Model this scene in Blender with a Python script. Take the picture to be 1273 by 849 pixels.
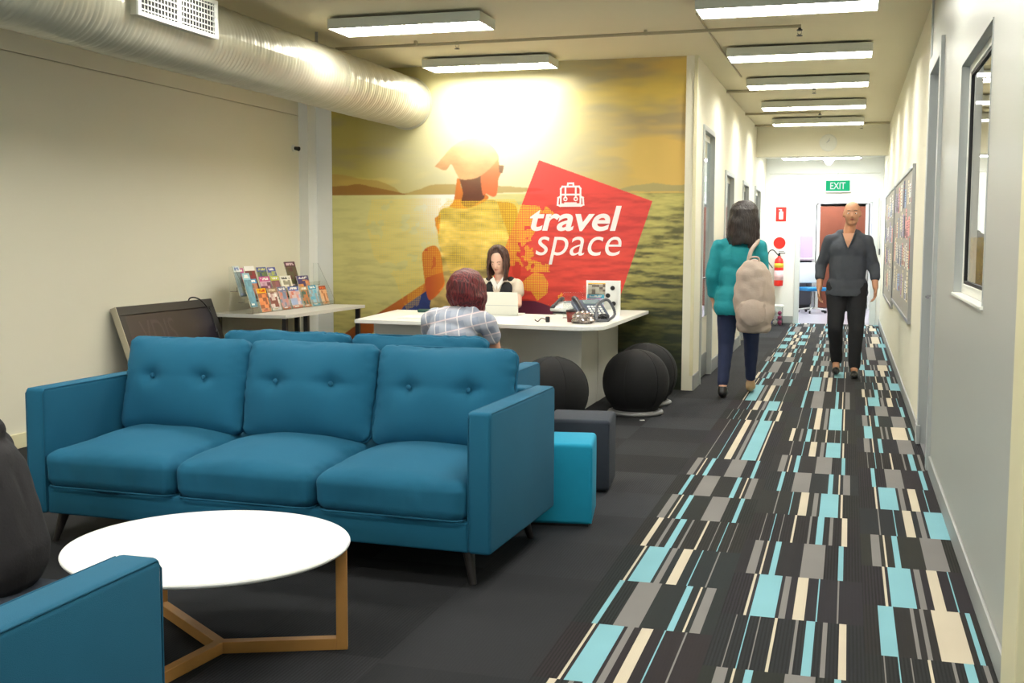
import bpy, bmesh, math, random
import numpy as np
from mathutils import Vector, Matrix, Euler, noise as mnoise

for _o in list(bpy.data.objects): bpy.data.objects.remove(_o)
scene = bpy.context.scene
COL = scene.collection
PI = math.pi
random.seed(4)

# ------------------------------------------------------------------ camera, world, exposure
cam_d = bpy.data.cameras.new('camera'); cam = bpy.data.objects.new('camera', cam_d); COL.objects.link(cam)
cam_d.sensor_fit = 'HORIZONTAL'; cam_d.sensor_width = 36.0; cam_d.lens = 36.0 * 1425.0 / 1273.0
cam_d.clip_start = .05; cam_d.clip_end = 100
def cam_matrix(yaw, pitch, roll, loc):
    f = Vector((-math.sin(yaw)*math.cos(pitch), math.cos(yaw)*math.cos(pitch), -math.sin(pitch)))
    r = Vector((math.cos(yaw), math.sin(yaw), 0)); u = r.cross(f)
    r2 = r*math.cos(roll) + u*math.sin(roll); u2 = -r*math.sin(roll) + u*math.cos(roll)
    m = Matrix((r2, u2, -f)).transposed().to_4x4(); m.translation = loc
    return m
cam.matrix_world = cam_matrix(math.radians(16.32), math.radians(5.15), math.radians(.2), Vector((0, 0, 1.4)))
scene.camera = cam
w = bpy.data.worlds.new('world'); scene.world = w; w.use_nodes = True
w.node_tree.nodes['Background'].inputs[0].default_value = (1, .97, .9, 1)
w.node_tree.nodes['Background'].inputs[1].default_value = .25
vs = scene.view_settings
vs.view_transform = 'Standard'; vs.look = 'None'; vs.gamma = 1; vs.use_curve_mapping = False
vs.exposure = 0.0
LAMP = 34.0            # emission of the tube diffusers
LAMP_COL = (1.0, .975, .90)

# ------------------------------------------------------------------ dimensions of the place
XR, XL, YM, XW, YE, ZC = .508, -1.358, 10.59, -5.25, 19.65, 3.05

# ------------------------------------------------------------------ materials
def srgb(r, g, b):
    f = lambda c: (c/255/12.92) if c/255 <= .04045 else ((c/255+.055)/1.055)**2.4
    return (f(r), f(g), f(b))
MATS = {}
def mat(name, col, rough=.6, metal=0, spec=.5, var=0, vscale=8, bump=0, bscale=60, coat=0, sheen=0, alpha=None, trans=0, attr=None, emit=0):
    if name in MATS: return MATS[name]
    m = bpy.data.materials.new(name); m.use_nodes = True; MATS[name] = m
    nt = m.node_tree; b = nt.nodes['Principled BSDF']
    b.inputs['Base Color'].default_value = (*col, 1)
    b.inputs['Roughness'].default_value = rough; b.inputs['Metallic'].default_value = metal
    b.inputs['Specular IOR Level'].default_value = spec
    b.inputs['Coat Weight'].default_value = coat
    if sheen: b.inputs['Sheen Weight'].default_value = sheen
    if trans: b.inputs['Transmission Weight'].default_value = trans
    if alpha is not None: b.inputs['Alpha'].default_value = alpha
    tc = nt.nodes.new('ShaderNodeTexCoord')
    src = None
    if attr:
        a = nt.nodes.new('ShaderNodeAttribute'); a.attribute_name = attr; src = a.outputs['Color']
    if var:
        n = nt.nodes.new('ShaderNodeTexNoise'); n.inputs['Scale'].default_value = vscale; n.inputs['Detail'].default_value = 4
        nt.links.new(tc.outputs['Object'], n.inputs['Vector'])
        mr = nt.nodes.new('ShaderNodeMapRange'); mr.inputs[3].default_value = 1-var; mr.inputs[4].default_value = 1+var
        nt.links.new(n.outputs[0], mr.inputs[0])
        hs = nt.nodes.new('ShaderNodeHueSaturation')
        if src: nt.links.new(src, hs.inputs['Color'])
        else: hs.inputs['Color'].default_value = (*col, 1)
        nt.links.new(mr.outputs[0], hs.inputs['Value']); src = hs.outputs[0]
    if src: nt.links.new(src, b.inputs['Base Color'])
    if emit:
        b.inputs['Emission Strength'].default_value = emit
        b.inputs['Emission Color'].default_value = (*col, 1)
    if bump:
        n2 = nt.nodes.new('ShaderNodeTexNoise'); n2.inputs['Scale'].default_value = bscale; n2.inputs['Detail'].default_value = 5
        nt.links.new(tc.outputs['Object'], n2.inputs['Vector'])
        bp = nt.nodes.new('ShaderNodeBump'); bp.inputs['Strength'].default_value = bump; bp.inputs['Distance'].default_value = .01
        nt.links.new(n2.outputs[0], bp.inputs['Height']); nt.links.new(bp.outputs[0], b.inputs['Normal'])
    return m
M_wall = mat('cream_paint', srgb(229, 224, 203), .75, var=.02, vscale=2, bump=.03, bscale=150)
M_wallw = mat('white_paint', srgb(232, 232, 226), .6, var=.02, vscale=2, bump=.03, bscale=150)
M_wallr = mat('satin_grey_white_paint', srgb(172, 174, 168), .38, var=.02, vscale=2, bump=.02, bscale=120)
M_ceil = mat('ceiling_paint', srgb(224, 215, 184), .85, var=.02, vscale=1.5)
M_skirt = mat('grey_skirting', srgb(150, 152, 150), .45)
M_trim = mat('cream_trim', srgb(222, 214, 176), .4)
M_frame = mat('grey_blue_metal_frame', srgb(172, 176, 174), .4, metal=.1)
M_framew = mat('white_frame', srgb(225, 225, 215), .45)
M_gasket = mat('black_gasket', srgb(30, 30, 30), .6)
M_leaf = mat('grey_door_leaf', srgb(120, 122, 124), .4)
M_white = mat('white_laminate', srgb(240, 240, 234), .3, var=.01)
M_deskw = mat('desk_white', srgb(228, 226, 214), .4, var=.015)
M_tabw = mat('table_white', srgb(246, 246, 244), .28)
M_house = mat('lamp_housing', srgb(200, 202, 188), .5)
M_steel = mat('steel', srgb(170, 172, 175), .3, metal=1)
M_chrome = mat('chrome', srgb(220, 220, 225), .12, metal=1)
M_black = mat('black_plastic', srgb(22, 22, 24), .4)
M_dark = mat('dark_metal', srgb(30, 28, 27), .45)
M_pipe = mat('ceiling_pipe_paint', srgb(170, 160, 130), .6)
M_teal = mat('teal_wool', srgb(6, 90, 120), .9, var=.10, vscale=5, bump=.25, bscale=500)
M_teald = mat('teal_piping', srgb(5, 84, 113), .9, var=.05)
M_leg = mat('black_wood', srgb(32, 28, 28), .4)
M_oak = mat('oak_wood', srgb(184, 134, 72), .5, var=.12, vscale=14, bump=.05, bscale=90)
M_cyan = mat('cyan_wool', srgb(8, 142, 176), .9, var=.05, vscale=20, bump=.15, bscale=500)
M_grey = mat('charcoal_wool', srgb(50, 56, 66), .95, var=.08, vscale=30, bump=.2, bscale=500)
M_ball = mat('black_mesh_fabric', srgb(11, 11, 13), .85, bump=.2, bscale=900)
M_foil = mat('duct_sheet', srgb(202, 198, 178), .3, metal=.25, var=.03, vscale=4)
M_red = mat('signal_red', srgb(215, 35, 25), .4)
M_skin = mat('skin', srgb(222, 170, 142), .5, var=.04, vscale=20)
M_skinf = mat('fair_skin', srgb(236, 190, 166), .5, var=.04, vscale=20)
M_skint = mat('tanned_skin', srgb(196, 142, 108), .5, var=.05, vscale=20)
M_lips = mat('lips', srgb(180, 90, 85), .45)
M_eye = mat('eye_white', srgb(235, 232, 228), .3)
M_iris = mat('iris', srgb(50, 35, 28), .3)
def hair_mat(name, c1, c2):
    m = mat(name, c1, .45); nt = m.node_tree; b = nt.nodes['Principled BSDF']
    tc = nt.nodes.new('ShaderNodeTexCoord'); mp = nt.nodes.new('ShaderNodeMapping'); mp.inputs['Scale'].default_value = (1, 1, .12); nt.links.new(tc.outputs['Object'], mp.inputs[0])
    n = nt.nodes.new('ShaderNodeTexNoise'); n.inputs['Scale'].default_value = 110; n.inputs['Detail'].default_value = 3; nt.links.new(mp.outputs[0], n.inputs['Vector'])
    mr = nt.nodes.new('ShaderNodeMapRange'); mr.inputs[1].default_value = .38; mr.inputs[2].default_value = .62; nt.links.new(n.outputs[0], mr.inputs[0])
    mx = nt.nodes.new('ShaderNodeMix'); mx.data_type = 'RGBA'; nt.links.new(mr.outputs[0], mx.inputs[0]); mx.inputs[6].default_value = (*c1, 1); mx.inputs[7].default_value = (*c2, 1)
    nt.links.new(mx.outputs[2], b.inputs['Base Color'])
    bp = nt.nodes.new('ShaderNodeBump'); bp.inputs['Strength'].default_value = .8; bp.inputs['Distance'].default_value = .01; nt.links.new(n.outputs[0], bp.inputs['Height']); nt.links.new(bp.outputs[0], b.inputs['Normal'])
    return m
def glass_mat(name, col=(1,1,1), rough=0.0):
    m = bpy.data.materials.new(name); m.use_nodes = True; nt = m.node_tree
    b = nt.nodes['Principled BSDF']; b.inputs['Base Color'].default_value = (*col, 1); b.inputs['Transmission Weight'].default_value = 1
    b.inputs['Roughness'].default_value = rough; b.inputs['IOR'].default_value = 1.45
    MATS[name] = m; return m
M_glass = glass_mat('clear_glass')
M_acryl = glass_mat('clear_acrylic', (.93, .96, .96))
def emis(name, col, s):
    m = bpy.data.materials.new(name); m.use_nodes = True; nt = m.node_tree; nt.nodes.clear()
    e = nt.nodes.new('ShaderNodeEmission'); e.inputs[0].default_value = (*col, 1); e.inputs[1].default_value = s
    o = nt.nodes.new('ShaderNodeOutputMaterial'); nt.links.new(e.outputs[0], o.inputs[0]); MATS[name] = m; return m
M_lamp = emis('lit_diffuser', LAMP_COL, LAMP)
M_fillcool = emis('cool_fill_glow', (.90, .96, 1.0), LAMP*2.2)  # cool glow of the fill lights added at the corridor end and kitchen
M_fillpanel = emis('fill_panel_glow', (.90, .95, 1.0), 5.0)  # glow of the added panel behind the camera
M_exit = emis('lit_green_panel', srgb(50, 205, 140), .95)
M_exitw = emis('lit_white_letters', (.9, 1, .95), 1.0)

# ------------------------------------------------------------------ mesh helpers
def obj(name, bm, m=None, parent=None, loc=None, rot=None, smooth=False, label=None):
    if isinstance(bm, bmesh.types.BMesh):
        me = bpy.data.meshes.new(name); bm.to_mesh(me); bm.free()
    else: me = bm
    o = bpy.data.objects.new(name, me); COL.objects.link(o)
    for mm in (m if isinstance(m, (list, tuple)) else [m]):
        if mm: me.materials.append(mm)
    if smooth: me.polygons.foreach_set('use_smooth', [True]*len(me.polygons))
    if parent: o.parent = parent
    if loc is not None: o.location = loc
    if rot is not None: o.rotation_euler = rot
    if label: o['label'] = label
    return o
def tag(o, label, cat, group=None, kind=None):
    if label: o['label'] = label
    if cat: o['category'] = cat
    if group: o['group'] = group
    if kind: o['kind'] = kind
    return o
def thing(name, label, cat, loc=(0,0,0), rz=0, group=None):
    o = bpy.data.objects.new(name, None); COL.objects.link(o); o.empty_display_size = .1
    o.location = loc; o.rotation_euler = (0, 0, rz)
    return tag(o, label, cat, group)
def struct(name, bm, m, smooth=False, parent=None):
    o = obj(name, bm, m, parent, smooth=smooth)
    if parent is None: o['kind'] = 'structure'
    return o
def BM(): return bmesh.new()
def xf(vs, rot=None, loc=None):
    for v in vs:
        if rot is not None: v.co = rot @ v.co
        if loc is not None: v.co += Vector(loc)
def box(bm, x0, x1, y0, y1, z0, z1, bev=0, seg=3, rot=None, mi=0):
    r = bmesh.ops.create_cube(bm, size=1)
    vs = r['verts']
    c = Vector(((x0+x1)/2, (y0+y1)/2, (z0+z1)/2)); s = (abs(x1-x0), abs(y1-y0), abs(z1-z0))
    for v in vs: v.co = Vector((v.co.x*s[0], v.co.y*s[1], v.co.z*s[2]))
    fs = {f for v in vs for f in v.link_faces}
    for f in fs: f.material_index = mi
    if bev:
        es = list({e for v in vs for e in v.link_edges})
        rr = bmesh.ops.bevel(bm, geom=es, offset=bev, segments=seg, affect='EDGES', profile=.5)
        vs = list({v for f in rr['faces'] for v in f.verts} | {v for v in vs if v.is_valid})
        for v in vs:
            for f in v.link_faces: f.material_index = mi
    xf(vs, rot, c)
    return vs
def tube(bm, p0, p1, r0, r1=None, n=16, cap=True):
    p0, p1 = Vector(p0), Vector(p1); r1 = r0 if r1 is None else r1
    d = p1-p0; q = d.to_track_quat('Z', 'Y').to_matrix()
    a = [bm.verts.new(p0 + q @ Vector((math.cos(2*PI*i/n)*r0, math.sin(2*PI*i/n)*r0, 0))) for i in range(n)]
    b = [bm.verts.new(p1 + q @ Vector((math.cos(2*PI*i/n)*r1, math.sin(2*PI*i/n)*r1, 0))) for i in range(n)]
    for i in range(n): bm.faces.new((a[i], a[(i+1) % n], b[(i+1) % n], b[i]))
    if cap: bm.faces.new(a[::-1]); bm.faces.new(b)
def lathe(bm, prof, n=32, c=(0, 0, 0), ax='Z'):
    rings = []
    for r, z in prof:
        ring = []
        for i in range(n):
            t = 2*PI*i/n; v = Vector((r*math.cos(t), r*math.sin(t), z))
            if ax == 'X': v = Vector((v.z, v.x, v.y))
            if ax == 'Y': v = Vector((v.x, v.z, v.y))
            ring.append(bm.verts.new(v+Vector(c)))
        rings.append(ring)
    for a, b in zip(rings, rings[1:]):
        for i in range(n): bm.faces.new((a[i], a[(i+1) % n], b[(i+1) % n], b[i]))
    for ring, s in ((rings[0], -1), (rings[-1], 1)):
        if math.hypot(ring[0].co.x-ring[n//2].co.x, (ring[0].co-ring[n//2].co).length) > 1e-5:
            bm.faces.new(ring[::s])
def path_tube(bm, pts, r, n=8):
    pts = [Vector(p) for p in pts]; rings = []
    rs = r if isinstance(r, (list, tuple)) else [r]*len(pts)
    up = Vector((0, 0, 1))
    for i, p in enumerate(pts):
        d = (pts[min(i+1, len(pts)-1)] - pts[max(i-1, 0)]).normalized()
        x = d.cross(up)
        if x.length < .1: x = d.cross(Vector((1, 0, 0)))
        x.normalize(); y = d.cross(x)
        rings.append([bm.verts.new(p + (x*math.cos(2*PI*k/n) + y*math.sin(2*PI*k/n))*rs[i]) for k in range(n)])
    for a, b in zip(rings, rings[1:]):
        for k in range(n): bm.faces.new((a[k], a[(k+1) % n], b[(k+1) % n], b[k]))
    bm.faces.new(rings[0][::-1]); bm.faces.new(rings[-1])
def spline(pts, n=8):
    out = []; P = [Vector(p) for p in pts]; P = [P[0]*2-P[1]] + P + [P[-1]*2-P[-2]]
    for i in range(1, len(P)-2):
        for k in range(n):
            t = k/n; a, b, c, d = P[i-1:i+3]
            out.append(.5*((2*b)+(c-a)*t+(2*a-5*b+4*c-d)*t*t+(3*b-a-3*c+d)*t**3))
    out.append(P[-2]); return out
def prism(bm, poly, z0, z1, bev=0):
    a = [bm.verts.new((x, y, z0)) for x, y in poly]; b = [bm.verts.new((x, y, z1)) for x, y in poly]; n = len(poly)
    bm.faces.new(a[::-1]); bm.faces.new(b)
    for i in range(n): bm.faces.new((a[i], a[(i+1) % n], b[(i+1) % n], b[i]))
def grid_mesh(name, P, cols=None, attr='Col'):
    """P: (n,m,3) array of points -> mesh with per-vertex colours"""
    n, m = P.shape[:2]
    me = bpy.data.meshes.new(name)
    me.vertices.add(n*m); me.vertices.foreach_set('co', P.reshape(-1).astype(np.float32))
    i = np.arange((n-1)*(m-1)); r, c = i//(m-1), i % (m-1)
    q = np.stack([r*m+c, r*m+c+1, (r+1)*m+c+1, (r+1)*m+c], 1).reshape(-1).astype(np.int32)
    me.loops.add(len(q)); me.loops.foreach_set('vertex_index', q)
    me.polygons.add(len(i)); me.polygons.foreach_set('loop_start', (np.arange(len(i))*4).astype(np.int32))
    me.update(calc_edges=True)
    if cols is not None:
        a = me.color_attributes.new(attr, 'FLOAT_COLOR', 'POINT')
        a.data.foreach_set('color', cols.reshape(-1).astype(np.float32))
    return me
def text_mesh(s, w, h, shear=0, bold=0, ext=.0008):
    """flat lettering in the XZ plane, lower left corner at the origin, fitted to w x h"""
    cu = bpy.data.curves.new('lettering', 'FONT'); cu.body = s; cu.shear = shear; cu.offset = bold; cu.extrude = ext; cu.resolution_u = 6
    o = bpy.data.objects.new('lettering', cu); COL.objects.link(o)
    dg = bpy.context.evaluated_depsgraph_get(); dg.update()
    me = bpy.data.meshes.new_from_object(o.evaluated_get(dg)); bpy.data.objects.remove(o)
    co = np.array([v.co[:] for v in me.vertices]); mn, mx = co.min(0), co.max(0)
    for v in me.vertices:
        x, y, z = v.co
        v.co = ((x-mn[0])/(mx[0]-mn[0])*w, -z, (y-mn[1])/(mx[1]-mn[1])*h)
    me.update(); return me
def children(o): return [c for c in bpy.data.objects if c.parent == o]
def dup(root, loc, rz, label, group=None):
    r = root.copy(); COL.objects.link(r); r.location = loc; r.rotation_euler = (0, 0, rz); r['label'] = label
    if group: r['group'] = group
    for ch in children(root):
        c = ch.copy(); COL.objects.link(c); c.parent = r
        for g in children(ch):
            d = g.copy(); COL.objects.link(d); d.parent = c
    return r
def remesh(items, voxel, smooth_it=6, noise_amp=0):
    """fuse capsules and ellipsoids into one continuous skin"""
    bm = BM()
    for it in items:
        if it[0] == 'c':
            _, p0, r0, p1, r1 = it; p0, p1 = Vector(p0), Vector(p1)
            d = p1-p0; L = max(d.length, 1e-5); q = d.to_track_quat('Z', 'Y').to_matrix()
            n = 14; prof = []
            for k in range(5): a = -PI/2 + PI/2*k/4*.98+.02; prof.append((r0*math.cos(a), r0*math.sin(a)))
            for k in range(5): a = PI/2*k/4*.98; prof.append((r1*math.cos(a), L+r1*math.sin(a)))
            rings = []
            for r, z in prof:
                rings.append([bm.verts.new(p0 + q @ Vector((r*math.cos(2*PI*i/n), r*math.sin(2*PI*i/n), z))) for i in range(n)])
            for a, b in zip(rings, rings[1:]):
                for i in range(n): bm.faces.new((a[i], a[(i+1) % n], b[(i+1) % n], b[i]))
            bm.faces.new(rings[0][::-1]); bm.faces.new(rings[-1])
        else:
            c, r = it[1], it[2]; rot = Euler(it[3]).to_matrix() if len(it) > 3 else Matrix.Identity(3)
            vs = bmesh.ops.create_uvsphere(bm, u_segments=20, v_segments=12, radius=1)['verts']
            for v in vs: v.co = rot @ Vector((v.co.x*r[0], v.co.y*r[1], v.co.z*r[2])) + Vector(c)
    me = bpy.data.meshes.new('skin'); bm.to_mesh(me); bm.free()
    o = bpy.data.objects.new('skin', me); COL.objects.link(o)
    md = o.modifiers.new('r', 'REMESH'); md.mode = 'VOXEL'; md.voxel_size = voxel
    if smooth_it:
        ms = o.modifiers.new('s', 'SMOOTH'); ms.iterations = smooth_it; ms.factor = .5
    dg = bpy.context.evaluated_depsgraph_get(); dg.update()
    out = bpy.data.meshes.new_from_object(o.evaluated_get(dg)); bpy.data.objects.remove(o)
    if noise_amp:
        for v in out.vertices:
            v.co += v.normal * noise_amp * mnoise.noise(v.co*14)
    return out

# ------------------------------------------------------------------ FLOOR with the carpet runner
TX, TY = .515, .5535
X0T = -.94                                  # left edge of the striped runner
K, BL, GR, CR = srgb(38, 37, 38), srgb(122, 172, 182), srgb(120, 117, 114), srgb(192, 181, 160)
PAT = {   # stripes across one tile: (start, end, colour)
 'A': [(.084,.094,CR),(.106,.198,BL),(.211,.235,GR),(.262,.304,CR),(.345,.350,BL),(.420,.426,GR)],
 'B': [(.075,.096,BL),(.154,.249,GR),(.350,.375,BL),(.406,.414,CR),(.431,.469,GR)],
 'C': [(.060,.064,GR),(.106,.110,BL),(.146,.150,GR),(.201,.211,CR),(.276,.286,GR),(.314,.345,BL),(.373,.389,GR),(.430,.455,CR)],
 'D': [(.054,.110,BL),(.170,.183,GR),(.204,.219,GR),(.246,.347,CR),(.367,.384,BL)],
}
RIB = {'A': [(0,.08,1)], 'B': [(.096,.154,1),(0,.07,1)], 'C': [(0,.515,.7)], 'D': [(0,.05,.7)]}
SEQ = [ (3.999-TY*4, ['B','A','Cf','A'] + ['B','A','Cf','Bf','B','Bf','Af']),
        (3.700-TY*4, ['A','Bf','A','Bf'] + ['C','A','Bf','C','Af','B','Bf','Af']),
        (3.965-TY*4, ['B','A','Bf','C'] + ['D','A','Bf','Af','A','B','C']) ]
fv, ff, fc = [], [], []
def fquad(x0, x1, y0, y1, c, rib):
    i = len(fv); fv.extend([(x0,y0,0),(x1,y0,0),(x1,y1,0),(x0,y1,0)]); ff.append((i,i+1,i+2,i+3)); fc.append((*c, rib))
rt = random.Random(11)
for ci, (ys, seq) in enumerate(SEQ):
    xl = X0T + ci*TX
    nrow = int((YE+.05-ys)/TY)+1
    for r in range(nrow):
        y0 = max(ys + r*TY, -2); y1 = min(ys + (r+1)*TY, YE+.05)
        if y1 <= y0: continue
        code = seq[r] if r < len(seq) else rt.choice(['A','Af','B','Bf','C','Cf','A','B','D'])
        flip = code.endswith('f'); st = PAT[code[0]]; rb = RIB[code[0]]
        if flip: st = [(TX-b, TX-a, c) for a, b, c in st][::-1]; rb = [(TX-b, TX-a, s) for a, b, s in rb]
        base = tuple(k*rt.uniform(.75, 1.05) for k in K)
        def ribat(u):
            for a, b, s in rb:
                if a <= u <= b: return s
            return .12
        cuts = sorted({0, TX} | {a for a, b, c in st} | {b for a, b, c in st} | {a for a, b, s in rb} | {b for a, b, s in rb})
        for a, b in zip(cuts, cuts[1:]):
            mid = (a+b)/2; c, rib = base, ribat(mid)
            for s0, s1, cc in st:
                if s0 <= mid <= s1: c, rib = cc, 0
            x0, x1 = xl+a, min(xl+b, XR)
            if x1 > x0: fquad(x0, x1, y0, y1, c, rib)
xx = X0T; ci = 0
while xx > XW:
    x0 = max(xx-TX, XW); off = rt.uniform(-.5, 0)*TY; y = -2+off
    while y < YE+.05:
        ya, yb = max(y, -2), min(y+TY, YE+.05)
        v = rt.choice([.8, 1.1, 1.5, 1.9]); fquad(x0, xx, ya, yb, tuple(k*v for k in srgb(35, 36, 39)), rt.choice([.25, .5, .8]))
        y += TY
    xx = x0; ci += 1
me = bpy.data.meshes.new('floor'); me.from_pydata(fv, [], ff)
a = me.color_attributes.new('Col', 'FLOAT_COLOR', 'CORNER')
cc = np.repeat(np.array(fc, np.float32), 4, axis=0); a.data.foreach_set('color', cc.reshape(-1))
def carpet_material():
    m = bpy.data.materials.new('carpet_tiles'); m.use_nodes = True; nt = m.node_tree; b = nt.nodes['Principled BSDF']
    b.inputs['Roughness'].default_value = .9; b.inputs['Specular IOR Level'].default_value = .25
    at = nt.nodes.new('ShaderNodeAttribute'); at.attribute_name = 'Col'
    tc = nt.nodes.new('ShaderNodeTexCoord'); sx = nt.nodes.new('ShaderNodeSeparateXYZ'); nt.links.new(tc.outputs['Object'], sx.inputs[0])
    def M(op, a=None, b_=None):
        n = nt.nodes.new('ShaderNodeMath'); n.operation = op
        for i, v in enumerate((a, b_)):
            if v is None: continue
            if isinstance(v, (int, float)): n.inputs[i].default_value = v
            else: nt.links.new(v, n.inputs[i])
        return n.outputs[0]
    s = M('SINE', M('MULTIPLY', sx.outputs[0], 2*PI/.0125)); s = M('MULTIPLY', M('ADD', s, 1), .5); s = M('POWER', s, 1.5)
    rib = M('MULTIPLY', at.outputs['Alpha'], s)
    ns = nt.nodes.new('ShaderNodeTexNoise'); ns.inputs['Scale'].default_value = 420; nt.links.new(tc.outputs['Object'], ns.inputs['Vector'])
    n2 = nt.nodes.new('ShaderNodeTexNoise'); n2.inputs['Scale'].default_value = 3; nt.links.new(tc.outputs['Object'], n2.inputs['Vector'])
    fl = M('ADD', M('MULTIPLY', ns.outputs[0], .35), M('ADD', M('MULTIPLY', n2.outputs[0], .2), .72))
    k = M('MULTIPLY', fl, M('SUBTRACT', 1.0, M('MULTIPLY', rib, .62)))
    hs = nt.nodes.new('ShaderNodeHueSaturation'); nt.links.new(at.outputs['Color'], hs.inputs['Color']); nt.links.new(k, hs.inputs['Value'])
    nt.links.new(hs.outputs[0], b.inputs['Base Color'])
    bp = nt.nodes.new('ShaderNodeBump'); bp.inputs['Strength'].default_value = .35; bp.inputs['Distance'].default_value = .003
    nt.links.new(M('SUBTRACT', M('MULTIPLY', ns.outputs[0], .6), rib), bp.inputs['Height']); nt.links.new(bp.outputs[0], b.inputs['Normal'])
    return m
fl = obj('floor', me, carpet_material()); fl['kind'] = 'structure'

# ------------------------------------------------------------------ WALLS
bm = BM(); box(bm, XW-.1, XR+.1, -2, 17.5, ZC, ZC+.1); struct('ceiling', bm, M_ceil)
bm = BM(); box(bm, XL-.1, XR+.1, 17.7, YE, 2.72, 2.82); struct('ceiling_end', bm, M_wallw)
bm = BM(); box(bm, XL, XR, 17.5, 17.7, 2.612, ZC); struct('wall_bulkhead', bm, M_wall)
bm = BM(); box(bm, XW-.12, XW, -2, YM+.1, 0, 2.588); box(bm, XW-.12, XW-.02, -2, YM+.1, 2.588, 2.596); box(bm, XW-.12, XW, -2, YM+.1, 2.596, ZC)
struct('wall_left', bm, M_wall)
bm = BM(); box(bm, XW, -5.15, 10.40, YM, 0, ZC); box(bm, XW, XL-.1, YM, YM+.1, 0, ZC); struct('wall_back', bm, M_wallw)
bm = BM(); box(bm, XW-.12, XR+.12, -2.1, -2, 0, ZC); struct('wall_rear', bm, M_wall)
# made-up glowing panel behind the camera, added as frontal fill for the lounge
WR = (-4.7, -.9, .85, 2.55)
bm = BM(); box(bm, WR[0], WR[1], -1.998, -1.992, WR[2], WR[3]); wn = struct('fill_panel', bm, M_fillpanel)
bm = BM()
for x in (WR[0]-.05, -3.45, -2.2, WR[1]): box(bm, x, x+.05, -2, -1.96, WR[2]-.05, WR[3]+.05)
for z in (WR[2]-.05, WR[3]): box(bm, WR[0], WR[1], -2, -1.96, z, z+.05)
obj('window_frame', bm, M_framew, wn)  # bars added around the made-up fill panel
def wall_y(bm, x0, x1, y0, y1, z1, holes):
    """wall running along Y with openings (ya, yb, za, zb)"""
    y = y0
    for ya, yb, za, zb in holes:
        box(bm, x0, x1, y, ya, 0, z1)
        if za > 0: box(bm, x0, x1, ya, yb, 0, za)
        box(bm, x0, x1, ya, yb, zb, z1); y = yb
    box(bm, x0, x1, y, y1, 0, z1)
WIN = (4.82, 6.10, 1.14, 2.25); DR = (7.33, 8.35, 0, 2.59)
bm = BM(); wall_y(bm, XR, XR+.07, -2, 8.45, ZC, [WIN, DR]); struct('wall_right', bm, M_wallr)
bm = BM(); box(bm, XR, XR+.07, 8.45, YE, 0, ZC); struct('wall_corridor_right', bm, M_wall)
LD = [(11.04, 11.98, 0, 2.48), (13.1, 14.07, 0, 2.17), (15.3, 16.17, 0, 2.16), (17.3, 18.4, 0, 2.18)]
bm = BM(); wall_y(bm, XL-.1, XL, YM-.02, YE, ZC, LD); struct('wall_corridor_left', bm, M_wall)
bm = BM(); ED = (-.781, .348, 2.0)
box(bm, XL-.1, ED[0], YE, YE+.12, 0, 2.82); box(bm, ED[1], XR+.1, YE, YE+.12, 0, 2.82); box(bm, ED[0], ED[1], YE, YE+.12, ED[2], 2.82)
struct('wall_end', bm, M_wallw)
# skirtings
def skirt(name, m, *bs):
    bm = BM()
    for b in bs: box(bm, *b, bev=.004, seg=2)
    return struct(name, bm, m)
skirt('baseboard_right', M_skirt, (XR-.014, XR, -2, DR[0]-.07, 0, .10), (XR-.014, XR, 8.45, YE, 0, .10))
skirt('baseboard_left', M_trim, (XW, XW+.014, -2, 10.40, 0, .10))
skirt('baseboard_corridor', M_skirt, (XL, XL+.012, YM-.02, 11.0, 0, .14), (XL, XL+.012, 12.02, 13.06, 0, .14), (XL, XL+.012, 14.11, 15.26, 0, .14), (XL, XL+.012, 16.21, 17.26, 0, .14), (XL, XL+.012, 18.44, YE, 0, .14))
skirt('baseboard_end', M_skirt, (XL, -.87, YE-.012, YE, 0, .12))
bm = BM(); box(bm, -1.385, XL+.004, YM-.030, YM-.001, .14, ZC, .003, 2); struct('trim_1', bm, M_trim)
bm = BM(); box(bm, XR-.03, XR, 3.38, 3.66, 0, 2.5, .004, 2); struct('trim_2', bm, M_trim)
bm = BM(); box(bm, XR-.012, XR+.0, 8.43, 8.47, 2.62, ZC, .003, 2); struct('trim_3', bm, M_frame)

# right window
t = struct('window_1', (lambda b: (box(b, XR+.034, XR+.062, 4.82, 4.87, 1.14, 2.25, .003), box(b, XR+.034, XR+.062, 6.05, 6.10, 1.14, 2.25, .003),
     box(b, XR+.034, XR+.062, 4.87, 6.05, 1.14, 1.185, .003), box(b, XR+.034, XR+.062, 4.87, 6.05, 2.205, 2.25, .003), b)[-1])(BM()), M_framew)
bm = BM()
for y0, y1, z0, z1 in ((4.87,4.885,1.185,2.205),(6.035,6.05,1.185,2.205),(4.885,6.035,1.185,1.20),(4.885,6.035,2.19,2.205)): box(bm, XR+.038, XR+.058, y0, y1, z0, z1)
obj('gasket', bm, M_gasket, t)
bm = BM(); box(bm, XR+.046, XR+.050, 4.88, 6.04, 1.195, 2.195); obj('glass_pane', bm, M_glass, t)
bm = BM(); box(bm, XR-.012, XR+.034, 4.80, 6.12, 1.125, 1.14, .003); obj('window_sill', bm, M_framew, t)
bm = BM()
for y0, y1, z0, z1 in ((4.82,4.826,1.14,2.25),(6.094,6.10,1.14,2.25),(4.826,6.094,2.244,2.25)): box(bm, XR-.004, XR+.034, y0, y1, z0, z1)
obj('window_frame', bm, M_frame, t)
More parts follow.
